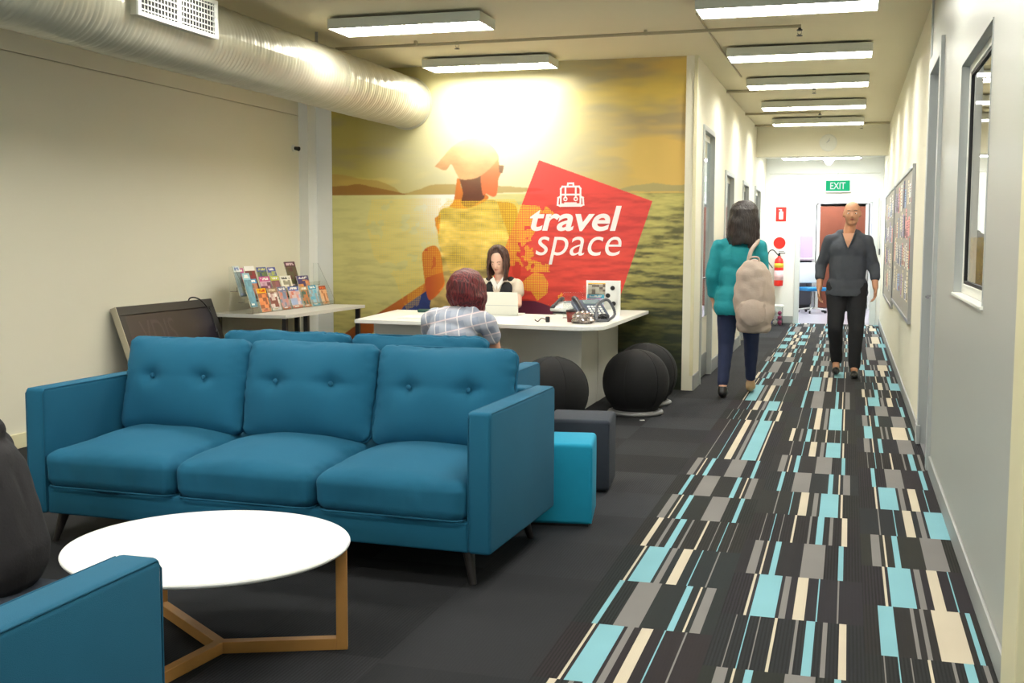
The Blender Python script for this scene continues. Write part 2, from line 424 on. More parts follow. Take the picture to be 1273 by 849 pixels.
# right door
t = struct('door_1', (lambda b: (box(b, XR+.05, XR+.09, 7.42, 8.27, .01, 2.5, .003), b)[-1])(BM()), M_leaf)
bm = BM()
box(bm, XR-.022, XR+.10, 8.27, 8.37, 0, 2.60, .004); box(bm, XR-.022, XR+.10, 7.31, 7.41, 0, 2.60, .004); box(bm, XR-.022, XR+.10, 7.41, 8.27, 2.50, 2.60, .004)
obj('door_frame', bm, M_frame, t)
bm = BM(); box(bm, XR-.03, XR-.005, 8.255, 8.385, 0, .13, .003); obj('frame_foot', bm, M_frame, t)
bm = BM()
for k in range(22): box(bm, XR+.035, XR+.052, 7.50, 8.18, .20+k*.022, .212+k*.022, rot=Euler((0, .5, 0)).to_matrix())
obj('vent_grille', bm, M_framew, t)
bm = BM(); tube(bm, (XR+.05, 8.16, 1.02), (XR+.0, 8.16, 1.02), .011); tube(bm, (XR+.0, 8.17, 1.02), (XR+.0, 8.04, 1.02), .010); lathe(bm, [(.028, 0), (.028, .008)], 20, (XR+.042, 8.16, 1.02), 'X')
obj('door_handle', bm, M_chrome, t)
# room seen through the right-hand window
OX0, OX1, OY0, OY1 = XR+.075, 4.0, 3.2, 16.0
bm = BM(); box(bm, OX1, OX1+.1, OY0, OY1, 0, ZC); box(bm, OX0, OX1+.1, OY1, OY1+.1, 0, ZC); box(bm, OX0, OX1+.1, OY0-.1, OY0, 0, ZC); struct('wall_office', bm, M_wall)
bm = BM(); box(bm, OX0, OX1+.1, OY0-.1, OY1+.1, -.05, 0); struct('floor_office', bm, mat('office_carpet', srgb(70, 70, 72), .9))
bm = BM(); box(bm, OX0, OX1+.1, OY0-.1, OY1+.1, ZC, ZC+.1); struct('ceiling_office', bm, M_ceil)
bm = BM(); pts = [(.70+.72*k/40, 10.7+.03*math.sin(k*1.1)) for k in range(41)]
for (xa, ya), (xb, yb) in zip(pts, pts[1:]): prism(bm, [(xa, ya), (xb, yb), (xb, yb+.012), (xa, ya+.012)], .3, 1.42)
tag(obj('fabric_divider', bm, mat('yellow_fabric', srgb(250, 214, 60), .8)), 'yellow fabric divider in the room seen through the right-hand window', 'divider')

# corridor doors on the left
def corridor_door(n, ya, yb, zt, glass, labelled=None):
    d = struct('door_%d' % n, (lambda b: (box(b, XL-.075, XL-.035, ya+.05, yb-.05, .008, zt-.05, .003), b)[-1])(BM()), mat('door_cream', srgb(214, 210, 192), .4))
    bm = BM(); box(bm, XL-.10, XL+.018, ya, ya+.05, 0, zt, .003); box(bm, XL-.10, XL+.018, yb-.05, yb, 0, zt, .003); box(bm, XL-.10, XL+.018, ya+.05, yb-.05, zt-.05, zt, .003)
    obj('door_frame', bm, M_frame, d)
    bm = BM(); box(bm, XL-.036, XL-.028, ya+.06, yb-.06, .02, .24, .002); obj('kick_plate', bm, M_steel, d)
    bm = BM(); box(bm, XL-.036, XL-.022, ya+.10, yb-.10, .62 if glass else 1.0, zt-.12, .003); obj('glass_panel', bm, mat('dark_glazing', srgb(52, 60, 62), .06, spec=.8) if not glass else mat('blue_glazing', srgb(120, 150, 158), .05, spec=.9, coat=1), d)
    bm = BM(); tube(bm, (XL-.03, yb-.13, 1.0), (XL+.03, yb-.13, 1.0), .010); tube(bm, (XL+.03, yb-.13, 1.0), (XL+.03, yb-.25, 1.0), .010); obj('door_handle', bm, M_chrome, d)
    return d
for i, (ya, yb, z0, zt) in enumerate(LD): corridor_door(i+2, ya, yb, zt, i == 0)
# doorway at the end
bm = BM(); box(bm, -.861, ED[0], YE-.02, YE+.13, 0, 2.09, .004); box(bm, ED[1], .445, YE-.02, YE+.13, 0, 2.09, .004); box(bm, ED[0], ED[1], YE-.02, YE+.13, 2.0, 2.09, .004)
struct('door_6', bm, mat('white_metal_frame', srgb(205, 210, 208), .4))
# room beyond
M_lino = mat('lilac_vinyl', srgb(200, 195, 205), .25, var=.03)
bm = BM(); box(bm, -3.2, 2.6, YE+.05, 25.2, -.05, -.001); struct('floor_kitchen', bm, M_lino)
bm = BM(); box(bm, -3.2, 2.6, 25, 25.1, 0, 2.8); box(bm, -3.3, -3.2, YE+.12, 25.1, 0, 2.8); box(bm, 2.6, 2.7, YE+.12, 25.1, 0, 2.8); struct('wall_kitchen', bm, M_wallw)
bm = BM(); box(bm, -3.3, 2.7, YE+.12, 25.1, 2.8, 2.9); struct('ceiling_kitchen', bm, M_wallw)

MU = {
 'bandana': [(-3.888,2.09),(-3.802,2.183),(-3.755,2.234),(-3.693,2.29),(-3.585,2.339),(-3.477,2.358),(-3.37,2.327),(-3.294,2.268),(-3.241,2.181),(-3.263,2.132),(-3.339,2.054),(-3.446,1.983),(-3.554,1.962),(-3.631,1.97),(-3.662,2.014),(-3.693,2.073),(-3.724,2.11),(-3.779,2.052)],
 'hair': [(-3.639,1.978),(-3.397,2.018),(-3.377,1.808),(-3.431,1.751),(-3.538,1.693),(-3.616,1.737),(-3.6,1.839)],
 'face': [(-3.241,2.181),(-3.233,2.095),(-3.215,2.023),(-3.24,1.966),(-3.245,1.894),(-3.263,1.808),(-3.308,1.798),(-3.362,1.823),(-3.4,1.823),(-3.416,2.011),(-3.339,2.056)],
 'glasses': [(-3.241,2.098),(-3.184,2.09),(-3.199,2.02),(-3.233,2.023)],
 'neck': [(-3.659,1.978),(-3.693,1.767),(-3.732,1.701),(-3.554,1.686),(-3.354,1.765),(-3.377,1.823),(-3.6,1.868),(-3.623,1.963)],
 'torso': [(-3.725,1.708),(-3.554,1.686),(-3.354,1.765),(-3.262,1.75),(-3.217,1.634),(-3.125,1.373),(-3.093,1.141),(-3.184,0.995),(-3.492,0.755),(-3.648,0.707),(-3.758,0.645),(-3.916,0.657),(-3.931,0.791),(-3.804,0.942),(-3.804,1.06),(-3.851,1.356),(-3.866,1.518),(-3.834,1.665)],
 'arm_left': [(-3.826,1.636),(-3.889,1.592),(-3.882,1.518),(-3.847,1.43)],
 'arm_right': [(-3.262,1.75),(-3.111,1.735),(-3.05,1.662),(-3.034,1.432),(-3.017,1.055),(-3.093,1.054),(-3.125,1.373),(-3.217,1.634)],
 'knee': [(-4.025,1.251),(-3.977,1.303),(-3.882,1.323),(-3.827,1.238),(-3.804,1.06),(-3.797,0.927),(-3.931,0.791),(-3.979,0.865),(-4.017,1.132)],
 'leg': [(-3.978,0.969),(-3.955,0.887),(-4.187,0.726),(-4.317,0.633),(-4.53,0.476),(-4.629,0.367),(-4.928,0.358),(-4.743,0.516),(-4.479,0.659),(-4.122,0.877)],
 'shorts': [(-4.219,0.725),(-3.955,0.895),(-3.923,0.791),(-3.908,0.657),(-4.284,0.641)],
 'hips': [(-3.072,0.753),(-2.952,0.817),(-2.594,0.686),(-2.592,0.455),(-3.729,0.424),(-3.728,0.621)],
 'diamond': [(-2.84,2.137),(-1.754,1.745),(-2.148,0.544),(-3.496,0.509)],
 'hill_far': [(-4.977,2.027),(-4.829,2.017),(-4.656,1.975),(-4.483,1.958),(-4.313,1.893),(-4.229,1.838),(-4.06,1.868),(-3.851,1.92),(-3.077,1.89),(-2.917,1.843),(-4.98,1.819)],
 'hill_near': [(-4.979,1.907),(-4.83,1.914),(-4.699,1.928),(-4.484,1.887),(-4.271,1.846),(-4.229,1.822),(-4.98,1.819)],
 'hill_right': [(-2.14,1.837),(-1.989,1.88),(-1.749,1.914),(-1.556,1.883),(-1.336,1.917),(-1.335,1.83)],
 'asia': [(-3.399,1.724),(-3.036,1.722),(-2.758,1.698),(-2.679,1.629),(-2.868,1.584),(-2.852,1.493),(-2.915,1.401),(-2.882,1.233),(-3.034,1.14),(-3.171,1.37),(-3.398,1.369)],
 'isles': [(-3.138,1.216),(-2.994,1.232),(-2.85,1.18),(-2.707,1.143),(-2.723,1.082),(-2.913,1.079),(-3.074,1.108)],
 'australia': [(-3.009,0.97),(-2.953,1.025),(-2.873,1.08),(-2.794,1.058),(-2.738,0.974),(-2.753,0.874),(-2.848,0.803),(-2.912,0.895),(-2.992,0.901)],
 'zealand': [(-2.744,0.767),(-2.619,0.892),(-2.595,0.869),(-2.673,0.761)],
 'mapbody': [(-3.743,1.772),(-3.076,1.768),(-2.996,1.661),(-3.074,1.139),(-3.728,1.054),(-3.852,1.367),(-3.851,1.679)],
 'mapleft': [(-4.554,1.777),(-3.727,1.787),(-3.728,1.093),(-3.979,1.012),(-4.064,0.733),(-4.192,0.691),(-4.319,1.007),(-4.532,1.204),(-4.616,1.523)],
 'sun': [(-3.303,2.516)],
 'horizon': [(-4.971,1.819),(-1.35,1.83)],
 'travel': [(-2.923,1.47),(-2.045,1.479),(-2.101,1.702)],
 'space': [(-2.858,1.218),(-2.042,1.232),(-2.044,1.412)],
 'icon': [(-2.641,1.705),(-2.417,1.914)],
}

# ------------------------------------------------------------------ MURAL (printed wallpaper on the back wall)
def inside(poly, X, Z):
    r = np.zeros(X.shape, bool); n = len(poly); j = n-1
    for i in range(n):
        xi, zi = poly[i]; xj, zj = poly[j]
        if zi != zj:
            c = ((zi > Z) != (zj > Z)) & (X < (xj-xi)*(Z-zi)/(zj-zi)+xi); r ^= c
        j = i
    return r
def vnoise(X, Z, sx, sz, seed, octv=4):
    rs = np.random.RandomState(seed); out = np.zeros(X.shape); amp, tot = 1, 0
    for o in range(octv):
        g = rs.rand(256, 256); x = X/sx*2**o + 50; z = Z/sz*2**o + 50
        xi, zi = np.floor(x).astype(int), np.floor(z).astype(int); fx, fz = x-xi, z-zi
        fx, fz = fx*fx*(3-2*fx), fz*fz*(3-2*fz); G = lambda a, b: g[a % 256, b % 256]
        out += amp*((G(xi,zi)*(1-fx)+G(xi+1,zi)*fx)*(1-fz)+(G(xi,zi+1)*(1-fx)+G(xi+1,zi+1)*fx)*fz); tot += amp; amp *= .55
    return out/tot
for _k in ('bandana', 'hair', 'face', 'neck', 'torso', 'arm_right', 'knee', 'leg', 'hips', 'hill_far', 'hill_near'):
    _p = [Vector((a, 0, b)) for a, b in MU[_k]]; _s = spline(_p + [_p[0]], 5); MU[_k] = [(v.x, v.z) for v in _s[:-1]]
def paint_mural():
    xs = np.linspace(-4.98, -1.388, 720); zs = np.linspace(0.0, ZC, 612)
    Z, X = np.meshgrid(zs, xs, indexing='ij')
    L = lambda *c: np.array(srgb(*c))
    def mixc(a, b, t): return a*(1-t[..., None]) + b*t[..., None]
    hz = 1.822
    # printed sky
    c = mixc(L(172, 158, 82), L(214, 176, 92), np.clip((X+3.3)/1.9, 0, 1))
    cl = vnoise(X+Z*.35, Z, .9, .22, 3)
    c = mixc(c, L(150, 140, 110), np.clip((cl-.5)*3.2, 0, .75)*np.clip((Z-hz)/.2, 0, 1))
    c = mixc(c, L(226, 196, 88), np.clip((vnoise(X-Z*.4, Z, 1.1, .3, 8)-.55)*4, 0, .7))
    d = np.hypot((X+3.30), (Z-2.35)*1.15)
    c = mixc(c, L(244, 241, 205), np.clip(1.05-d/1.35, 0, 1)**1.1)
    for nm, col, al in (('hill_far', (170, 138, 66), .75), ('hill_right', (150, 148, 104), .7), ('hill_near', (140, 96, 36), .9)):
        m = inside(MU[nm], X, Z+.02*(vnoise(X, Z, .12, 5, 5)-.5)); c[m] = c[m]*(1-al) + L(*col)*al
    # printed sea
    sea = Z < hz
    t = np.clip((hz-Z)/1.8, 0, 1); rt_ = np.clip((X+3.2)/1.2, 0, 1)
    s = mixc(L(204, 198, 132), L(192, 180, 106), t)
    s = mixc(s, mixc(L(180, 170, 96), L(88, 88, 42), np.clip(t*1.35, 0, 1)), rt_)
    wv = vnoise(X, Z, .17, .030, 21, 5); amp = (.11+.84*rt_)*(.35+t)
    k = np.clip((wv-.5)*5, -1, 1)
    s = s*(1+k[..., None]*amp[..., None]*.75)
    s = mixc(s, L(52, 58, 34), np.clip((-k-.1)*amp*1.2, 0, .8))
    s = mixc(s, L(34, 42, 32), np.clip((t-.45)*2.2, 0, .88)*rt_)
    gl = np.exp(-((X+3.75)/.30)**2)*np.exp(-((Z-1.75)/.35)**2); s = mixc(s, L(244, 240, 226), np.clip(gl*1.1, 0, 1))
    c[sea] = s[sea]
    # the sitting figure
    nz = vnoise(X, Z, .16, .09, 31)
    def fill(nm, col, al=1, tex=0, col2=None, axis=None):
        m = inside(MU[nm], X, Z); cc = np.broadcast_to(L(*col), c.shape).copy()
        if col2 is not None: cc = mixc(cc, L(*col2), np.clip(axis, 0, 1))
        if tex: cc = cc*(1+(nz-.5)[..., None]*tex)
        c[m] = c[m]*(1-al) + cc[m]*al
    fill('leg', (150, 78, 26), 1, .4, (196, 110, 40), (X+4.6)/.6)
    fill('shorts', (36, 54, 110), 1, .5)
    fill('hips', (48, 42, 70), 1, .6)
    fill('arm_right', (176, 116, 34), 1, .3)
    fill('torso', (178, 152, 92), 1, 1.5, (214, 192, 112), (Z-.9)/.7)
    fill('arm_left', (206, 118, 40))
    fill('knee', (186, 84, 34), 1, .2, (216, 120, 30), (X+3.95)/.2)
    fill('neck', (206, 116, 44), 1, .2)
    fill('hair', (104, 52, 34), 1, .5)
    fill('face', (214, 104, 56), 1, .2, (236, 150, 70), (Z-2.05)/.15)
    fill('glasses', (112, 52, 30))
    fill('bandana', (216, 160, 110), 1, .7, (240, 212, 150), (Z-2.1)/.22)
    fold = vnoise(X+Z*.5, Z, .22, .05, 55, 3); mt = inside(MU['torso'], X, Z)
    c[mt] = (c*(1+(fold-.5)[..., None]*1.5))[mt]
    c = mixc(c, L(252, 238, 190), .62*np.exp(-(np.hypot(X+3.33, (Z-2.5)*1.05)/.42)**2))
    b_ = c.copy()
    for s_ in ((0, 1), (0, -1), (1, 0), (-1, 0)): b_ = b_ + np.roll(c, s_, (0, 1))
    c[2:-2, 2:-2] = (b_/5)[2:-2, 2:-2]
    # the red square laid over the print
    m = inside(MU['diamond'], X, Z) & ~inside(MU['bandana'], X, Z)
    lum = c.mean(-1, keepdims=True); rd = L(222, 58, 58)*(.62+.95*lum)
    rd = np.where((Z > 1.3)[..., None], rd, rd*np.array([1, 1.1, .9]))
    c[m] = (c*.05+rd)[m]
    m = inside(MU['hips'], X, Z) & (Z < .80); c[m] = (c*.25 + L(44, 42, 72)*.75)[m]
    # dotted world map
    al = np.zeros(X.shape)
    nb = vnoise(X, Z, .10, .10, 77, 3)
    al[inside(MU['mapleft'], X, Z) & (nb > .36)] = .42
    al[inside(MU['mapbody'], X, Z)] = .85
    al[inside(MU['asia'], X, Z) & (nb > .40)] = 1
    al[inside(MU['isles'], X, Z) & (nb > .47)] = 1
    al[inside(MU['australia'], X, Z)] = 1
    al[inside(MU['zealand'], X, Z) & (nb > .42)] = 1
    al[inside(MU['hair'], X, Z) & (Z > 1.76)] = 0
    P = np.stack([X, np.full(X.shape, YM-.004), Z], -1)
    return grid_mesh('wall_mural', P, np.concatenate([c, al[..., None]], -1))
def mural_material():
    m = bpy.data.materials.new('printed_wallpaper'); m.use_nodes = True; nt = m.node_tree; b = nt.nodes['Principled BSDF']
    b.inputs['Roughness'].default_value = .42; b.inputs['Specular IOR Level'].default_value = .4
    at = nt.nodes.new('ShaderNodeAttribute'); at.attribute_name = 'Col'
    tc = nt.nodes.new('ShaderNodeTexCoord'); sx = nt.nodes.new('ShaderNodeSeparateXYZ'); nt.links.new(tc.outputs['Object'], sx.inputs[0])
    outs = []
    for ax in (0, 2):
        k = nt.nodes.new('ShaderNodeMath'); k.operation = 'MULTIPLY'; k.inputs[1].default_value = 2*PI/.0142; nt.links.new(sx.outputs[ax], k.inputs[0])
        s = nt.nodes.new('ShaderNodeMath'); s.operation = 'SINE'; nt.links.new(k.outputs[0], s.inputs[0])
        g = nt.nodes.new('ShaderNodeMath'); g.operation = 'GREATER_THAN'; g.inputs[1].default_value = -.55; nt.links.new(s.outputs[0], g.inputs[0]); outs.append(g.outputs[0])
    mu = nt.nodes.new('ShaderNodeMath'); mu.operation = 'MULTIPLY'; nt.links.new(outs[0], mu.inputs[0]); nt.links.new(outs[1], mu.inputs[1])
    m2 = nt.nodes.new('ShaderNodeMath'); m2.operation = 'MULTIPLY'; nt.links.new(mu.outputs[0], m2.inputs[0]); nt.links.new(at.outputs['Alpha'], m2.inputs[1])
    mx = nt.nodes.new('ShaderNodeMix'); mx.data_type = 'RGBA'; nt.links.new(m2.outputs[0], mx.inputs[0]); nt.links.new(at.outputs['Color'], mx.inputs[6])
    mx.inputs[7].default_value = (*srgb(240, 200, 52), 1); nt.links.new(mx.outputs[2], b.inputs['Base Color'])
    return m
mur = obj('wall_mural', paint_mural(), mural_material())
tag(mur, 'large printed seaside mural with a bandana wearer and a red square', 'mural')
M_print = mat('white_print', srgb(248, 240, 238), .5)
def letters(s, x, z, w, h, shear, bold):
    o = obj('lettering', text_mesh(s, w, h, shear, bold), M_print, mur, loc=(x, YM-.006, z)); o['label'] = 'white lettering reading %s' % s
letters('travel', -2.925, 1.468, .885, .235, .22, .022)
letters('space', -2.868, 1.152, .83, .265, .22, -.004)
bm = BM()     # line drawing of a backpack
icon_layer = [0]
def ring(pts, closed=True, r=.0085):
    icon_layer[0] += 1
    pts = [Vector((x, YM-.0065-.0003*icon_layer[0], z)) for x, z in pts]
    if closed: pts.append(pts[0])
    for a_, b_ in zip(pts, pts[1:]):
        icon_layer[0] += .12; a_ = a_.copy(); b_ = b_.copy(); a_.y = b_.y = YM-.0065-.0003*icon_layer[0]
        d = (b_-a_).normalized(); nrm = Vector((-d.z, 0, d.x))*r; a2, b2 = a_-d*r, b_+d*r
        vsq = [bm.verts.new(a2+nrm), bm.verts.new(b2+nrm), bm.verts.new(b2-nrm), bm.verts.new(a2-nrm)]; bm.faces.new(vsq)
cx, cz = -2.529, 1.705
ring([(cx-.095, cz+.015), (cx+.095, cz+.015), (cx+.095, cz+.16), (cx+.08, cz+.18), (cx-.08, cz+.18), (cx-.095, cz+.16)])
ring([(cx-.095, cz+.105), (cx+.095, cz+.105)], False)
for s in (-1, 1):
    ring([(cx+s*.05, cz+.18), (cx+s*.05, cz+.08)], False)
    ring([(cx+s*.05+.016*math.cos(a_), cz+.065+.016*math.sin(a_)) for a_ in np.linspace(0, 2*PI, 9)[:-1]], True, .005)
    ring([(cx+s*.095, cz+.09), (cx+s*.12, cz+.075), (cx+s*.125, cz+.01), (cx+s*.1, cz), (cx, cz)], False)
ring([(cx-.055, cz+.028), (cx+.055, cz+.028)], False, .005)
ring([(cx-.03, cz+.18), (cx-.025, cz+.21), (cx+.025, cz+.21), (cx+.03, cz+.18)], False)
obj('backpack_icon', bm, M_print, mur)

# ------------------------------------------------------------------ CEILING FITTINGS
def make_light(name, label, group):
    """1.2 m surface-mounted fluorescent fitting, origin at the ceiling"""
    t = thing(name, label, 'ceiling light', group=group)
    bm = BM(); z0, z1 = -.095, -.02
    for b in ((-.6, .6, -.185, -.178), (-.6, .6, .178, .185), (-.6, -.593, -.178, .178), (.593, .6, -.178, .178)): box(bm, *b, z0, z1)
    box(bm, -.6, .6, -.185, .185, z1-.006, z1, .002); box(bm, -.5, .5, -.06, .06, z1, 0)
    obj('housing', bm, M_house, t)
    bm = BM(); box(bm, -.590, .590, -.175, .175, z0+.012, z0+.016); obj('diffuser', bm, M_lamp, t)
    bm = BM()
    for k in range(17): x = -.55+k*1.1/16; box(bm, x-.001, x+.001, -.175, .175, z0+.001, z0+.011)
    for y in (-.06, .06): box(bm, -.59, .59, y-.0015, y+.0015, z0+.001, z0+.011)
    obj('louvre', bm, M_framew, t)
    return t
GL = 'fluorescent ceiling lights'
l0 = make_light('ceiling_light', 'lounge ceiling light nearer the camera, beside the silver duct', GL)
l0.location = (-3.195, 8.20, ZC)
ll = dup(l0, (-3.21, 10.22, ZC), 0, 'lounge ceiling light right against the top of the mural')
names = ['corridor ceiling light nearest the camera, cut by the top of the frame', 'second corridor ceiling light from the camera', 'third corridor ceiling light from the camera, middle of the row',
         'fourth corridor ceiling light from the camera', 'farthest corridor ceiling light, just before the bulkhead with the clock']
for y, nm in zip((8.19, 10.31, 12.27, 14.32, 16.33), names): dup(l0, (-.455, y, ZC), 0, nm)
for y, nm in ((6.12, 'lounge ceiling light above the back-to-back sofas'), (4.05, 'lounge ceiling light above the large sofa'), (1.95, 'lounge ceiling light above the armchair'), (-.15, 'lounge ceiling light behind the camera')):
    dup(l0, (-3.2, y, ZC), 0, nm)
for y, nm in ((6.12, 'corridor ceiling light above the cyan ottoman, out of frame'), (4.05, 'corridor ceiling light above the start of the striped carpet, out of frame'), (1.95, 'corridor ceiling light closest to the camera, out of frame')):
    dup(l0, (-.455, y, ZC), 0, nm)
# unseen fill lights added beyond the bulkhead and in the kitchen; office ceiling lights
def plain_light(loc, label, m, cat='ceiling light'):
    t = thing('ceiling_light', label, cat, loc)
    bm = BM(); box(bm, -.6, .6, -.15, .15, -.07, 0, .004); obj('housing', bm, M_house, t)
    bm = BM(); box(bm, -.58, .58, -.13, .13, -.078, -.072); obj('diffuser', bm, m, t)
plain_light((-.45, 18.6, 2.72), 'added fill light hidden behind the bulkhead above the end of the corridor', M_fillcool)
plain_light((-.6, 21.6, 2.8), 'added fill light out of sight in the room beyond the doorway', M_fillcool)
plain_light((-.6, 23.6, 2.8), 'rear added fill light out of sight in the room beyond the doorway', M_fillcool)
for x, y, nm in ((1.6, 7.2, 'nearest'), (1.6, 9.6, 'second'), (1.6, 12.0, 'third'), (1.6, 14.4, 'farthest')): plain_light((x, y, ZC), '%s ceiling light in the room behind the right-hand window' % nm, M_lamp)

# ceiling pipe with hangers and sprinkler heads
bm = BM(); path_tube(bm, [(-4.3, 9.24, 3.02), (-.40, 9.18, 3.02)], .013)
for x in (-3.55, -1.6): box(bm, x-.01, x+.01, 9.19, 9.23, 3.01, 3.05)
tag(obj('sprinkler_pipe', bm, M_pipe), 'thin pipe running across the ceiling above the lounge', 'pipe')
for y, x1, lab in ((13.1, -1.02, 'short ceiling pipe beside the third corridor light'), (15.5, -.40, 'ceiling pipe running out from the left corridor wall'), (17.1, .50, 'ceiling pipe crossing the corridor in front of the bulkhead')):
    bm = BM(); path_tube(bm, [(XL, y, 3.03), (x1, y, 3.03)], .014); tag(obj('sprinkler_pipe', bm, M_pipe), lab, 'pipe')
bm = BM(); path_tube(bm, [(-1.12, 8.6, 3.04), (-1.12, 10.1, 3.04), (-1.10, 12.0, 3.04)], .008); tag(obj('cable_conduit', bm, M_pipe), 'thin conduit linking the corridor ceiling lights', 'conduit')
def sprinkler(x, y, z, label):
    t = thing('fire_sprinkler', label, 'sprinkler', (x, y, z), group='ceiling sprinklers')
    bm = BM(); lathe(bm, [(.010, 0), (.012, -.012), (.022, -.016), (.022, -.022), (.008, -.026)], 16); obj('body', bm, M_dark, t)
    bm = BM(); path_tube(bm, [(-.014, 0, -.02), (-.014, 0, -.045), (0, 0, -.058), (.014, 0, -.045), (.014, 0, -.02)], .003, 6); obj('yoke', bm, M_chrome, t)
    bm = BM(); lathe(bm, [(.022, -.060), (.022, -.064)], 16); obj('deflector', bm, M_dark, t)
sprinkler(-3.22, 9.32, 3.05, 'sprinkler head between the two lounge ceiling lights')
sprinkler(-.41, 9.19, 3.01, 'sprinkler head at the right end of the long ceiling pipe')
sprinkler(-.416, 13.14, 3.05, 'sprinkler head behind the third corridor light')
sprinkler(-.41, 15.5, 3.02, 'sprinkler head behind the fourth corridor light')
sprinkler(.12, 17.1, 3.02, 'sprinkler head beside the right end of the farthest corridor light')

# ------------------------------------------------------------------ AIR DUCT
DX, DZ, DRr = -4.17, 2.706, .24
t = thing('air_duct', 'large round silver air duct running along the left ceiling', 'duct', (DX, 4, DZ))
n, ny = 40, 900
ys = np.linspace(-6, YM-4-.02, ny); th = np.linspace(0, 2*PI, n+1)
A, Yg = np.meshgrid(th, ys, indexing='ij')
ph = (Yg/.046 + A/(2*PI)) % 1.0
rib = np.exp(-((ph-.5)/.17)**2)*.009
sag = .003*np.sin(Yg*2.1+A*2)
R_ = DRr + rib + sag
P = np.stack([R_*np.cos(A), Yg, R_*np.sin(A)], -1)
obj('duct_tube', grid_mesh('duct_tube', P), M_foil, t, smooth=True)
bm = BM(); lathe(bm, [(DRr+.004, YM-4-.03), (DRr+.018, YM-4-.03), (DRr+.018, YM-4-.002), (DRr+.004, YM-4-.002)], 40, (0, 0, 0), 'Y'); obj('end_collar', bm, M_foil, t)
for y in (-3.2, 4.6):
    bm = BM(); box(bm, -.012, .012, y-.004, y+.004, DRr, ZC-DZ); obj('hanger', bm, M_steel, t)
for y in (8.75,):
    bm = BM(); lathe(bm, [(DRr+.006, y-4-.03), (DRr+.009, y-4-.03), (DRr+.009, y-4+.03), (DRr+.006, y-4+.03)], 40, (0, 0, 0), 'Y'); obj('joint_tape', bm, M_foil, t)
v = thing('air_vent', 'white rectangular air grille on the side of the silver duct', 'vent', (-3.885, 6.155, 2.765))
bm = BM(); box(bm, -.13, 0, -.42, .42, -.115, .115); obj('plenum_box', bm, M_foil, v)
bm = BM()
for y0, y1, z0, z1 in ((-.43, .43, -.12, -.095), (-.43, .43, .095, .12), (-.43, -.40, -.095, .095), (.40, .43, -.095, .095), (-.012, .012, -.095, .095)): box(bm, 0, .014, y0, y1, z0, z1, .002)
obj('grille_frame', bm, mat('white_enamel', srgb(245, 245, 238), .35), v)
bm = BM(); box(bm, .0, .001, -.40, .40, -.095, .095); obj('black_backing', bm, M_black, v)  # black sheet standing in for the shade inside the grille
bm = BM()
for k in range(6): z = -.08+k*.032; box(bm, .003, .012, -.40, .40, z-.0035, z+.0035, rot=Euler((0, .5, 0)).to_matrix())
obj('horizontal_blades', bm, MATS['white_enamel'], v)
bm = BM()
for k in range(24): y = -.385+k*.77/23; box(bm, .001, .004, y-.0025, y+.0025, -.095, .095)
obj('vertical_blades', bm, MATS['white_enamel'], v)

# wall sensor near the pier
t = thing('wall_spotlight', 'small black and grey sensor high on the left wall by the pier', 'sensor', (XW, 10.28, 2.27))
bm = BM(); lathe(bm, [(.035, 0), (.035, .012), (.02, .02)], 20, (0, 0, 0), 'X'); obj('wall_plate', bm, M_framew, t)
bm = BM(); tube(bm, (.015, 0, 0), (.07, -.01, -.01), .016, .022); obj('head', bm, M_black, t)
# bulkhead clock
t = thing('wall_clock', 'round white clock on the bulkhead above the corridor', 'clock', (-.334, 17.5, 2.80))
bm = BM(); lathe(bm, [(.125, -.001), (.125, -.03), (.112, -.034), (.110, -.024)], 36, (0, 0, 0), 'Y'); obj('rim', bm, M_framew, t)
bm = BM(); lathe(bm, [(.111, -.004), (.111, -.022)], 36, (0, 0, 0), 'Y'); obj('face', bm, mat('clock_face', srgb(232, 230, 214), .5), t)
for a_, L_ in ((.6, .07), (-2.2, .05)):
    bm = BM(); box(bm, -.003, .003, -.026, -.024, -.01, L_, rot=Euler((0, a_, 0)).to_matrix()); obj('hand', bm, M_steel, t)
# smoke detector/camera under the end ceiling
t = thing('ceiling_sensor', 'white dome sensor hanging in front of the end wall', 'sensor', (-.34, 18.7, 2.72))
bm = BM(); tube(bm, (0, 0, 0), (0, 0, -.06), .012); obj('stem', bm, M_wallw, t)
bm = BM(); lathe(bm, [(.05, -.05), (.085, -.055), (.085, -.08), (.06, -.13), (.03, -.17), (.002, -.18)], 24); obj('dome', bm, M_white, t, smooth=True)
bm = BM(); path_tube(bm, [(-1.30, YE-.02, 2.475), (.46, YE-.02, 2.475)], .010); tag(obj('cable_trunking', bm, M_framew), 'thin white conduit across the end wall above the exit sign', 'conduit')

# ------------------------------------------------------------------ END WALL ITEMS
t = thing('exit_sign', 'green EXIT sign hanging above the end doorway', 'sign', (-.205, YE-.05, 2.27))
bm = BM(); box(bm, -.205, .205, -.02, .02, -.10, .10, .004); obj('housing', bm, M_white, t)
bm = BM(); box(bm, -.19, .19, -.0225, -.0205, -.085, .085); obj('green_panel', bm, M_exit, t)
obj('lettering', text_mesh('EXIT', .24, .11, 0, .012), M_exitw, t, loc=(-.12, -.0235, -.055))
bm = BM(); tube(bm, (0, 0, .10), (0, 0, .21), .005); obj('hanger', bm, M_steel, t)
t = thing('fire_extinguisher', 'red fire extinguisher hung on the end wall', 'fire extinguisher', (-1.11, YE-.10, .62))
bm = BM(); lathe(bm, [(.02, 0), (.07, .005), (.074, .03), (.074, .40), (.06, .45), (.025, .48), (.02, .50)], 28); obj('cylinder', bm, M_red, t, smooth=True)
bm = BM(); lathe(bm, [(.0748, .31), (.0748, .38)], 28); obj('yellow_band', bm, mat('yellow_band', srgb(235, 200, 60), .5), t, smooth=True)
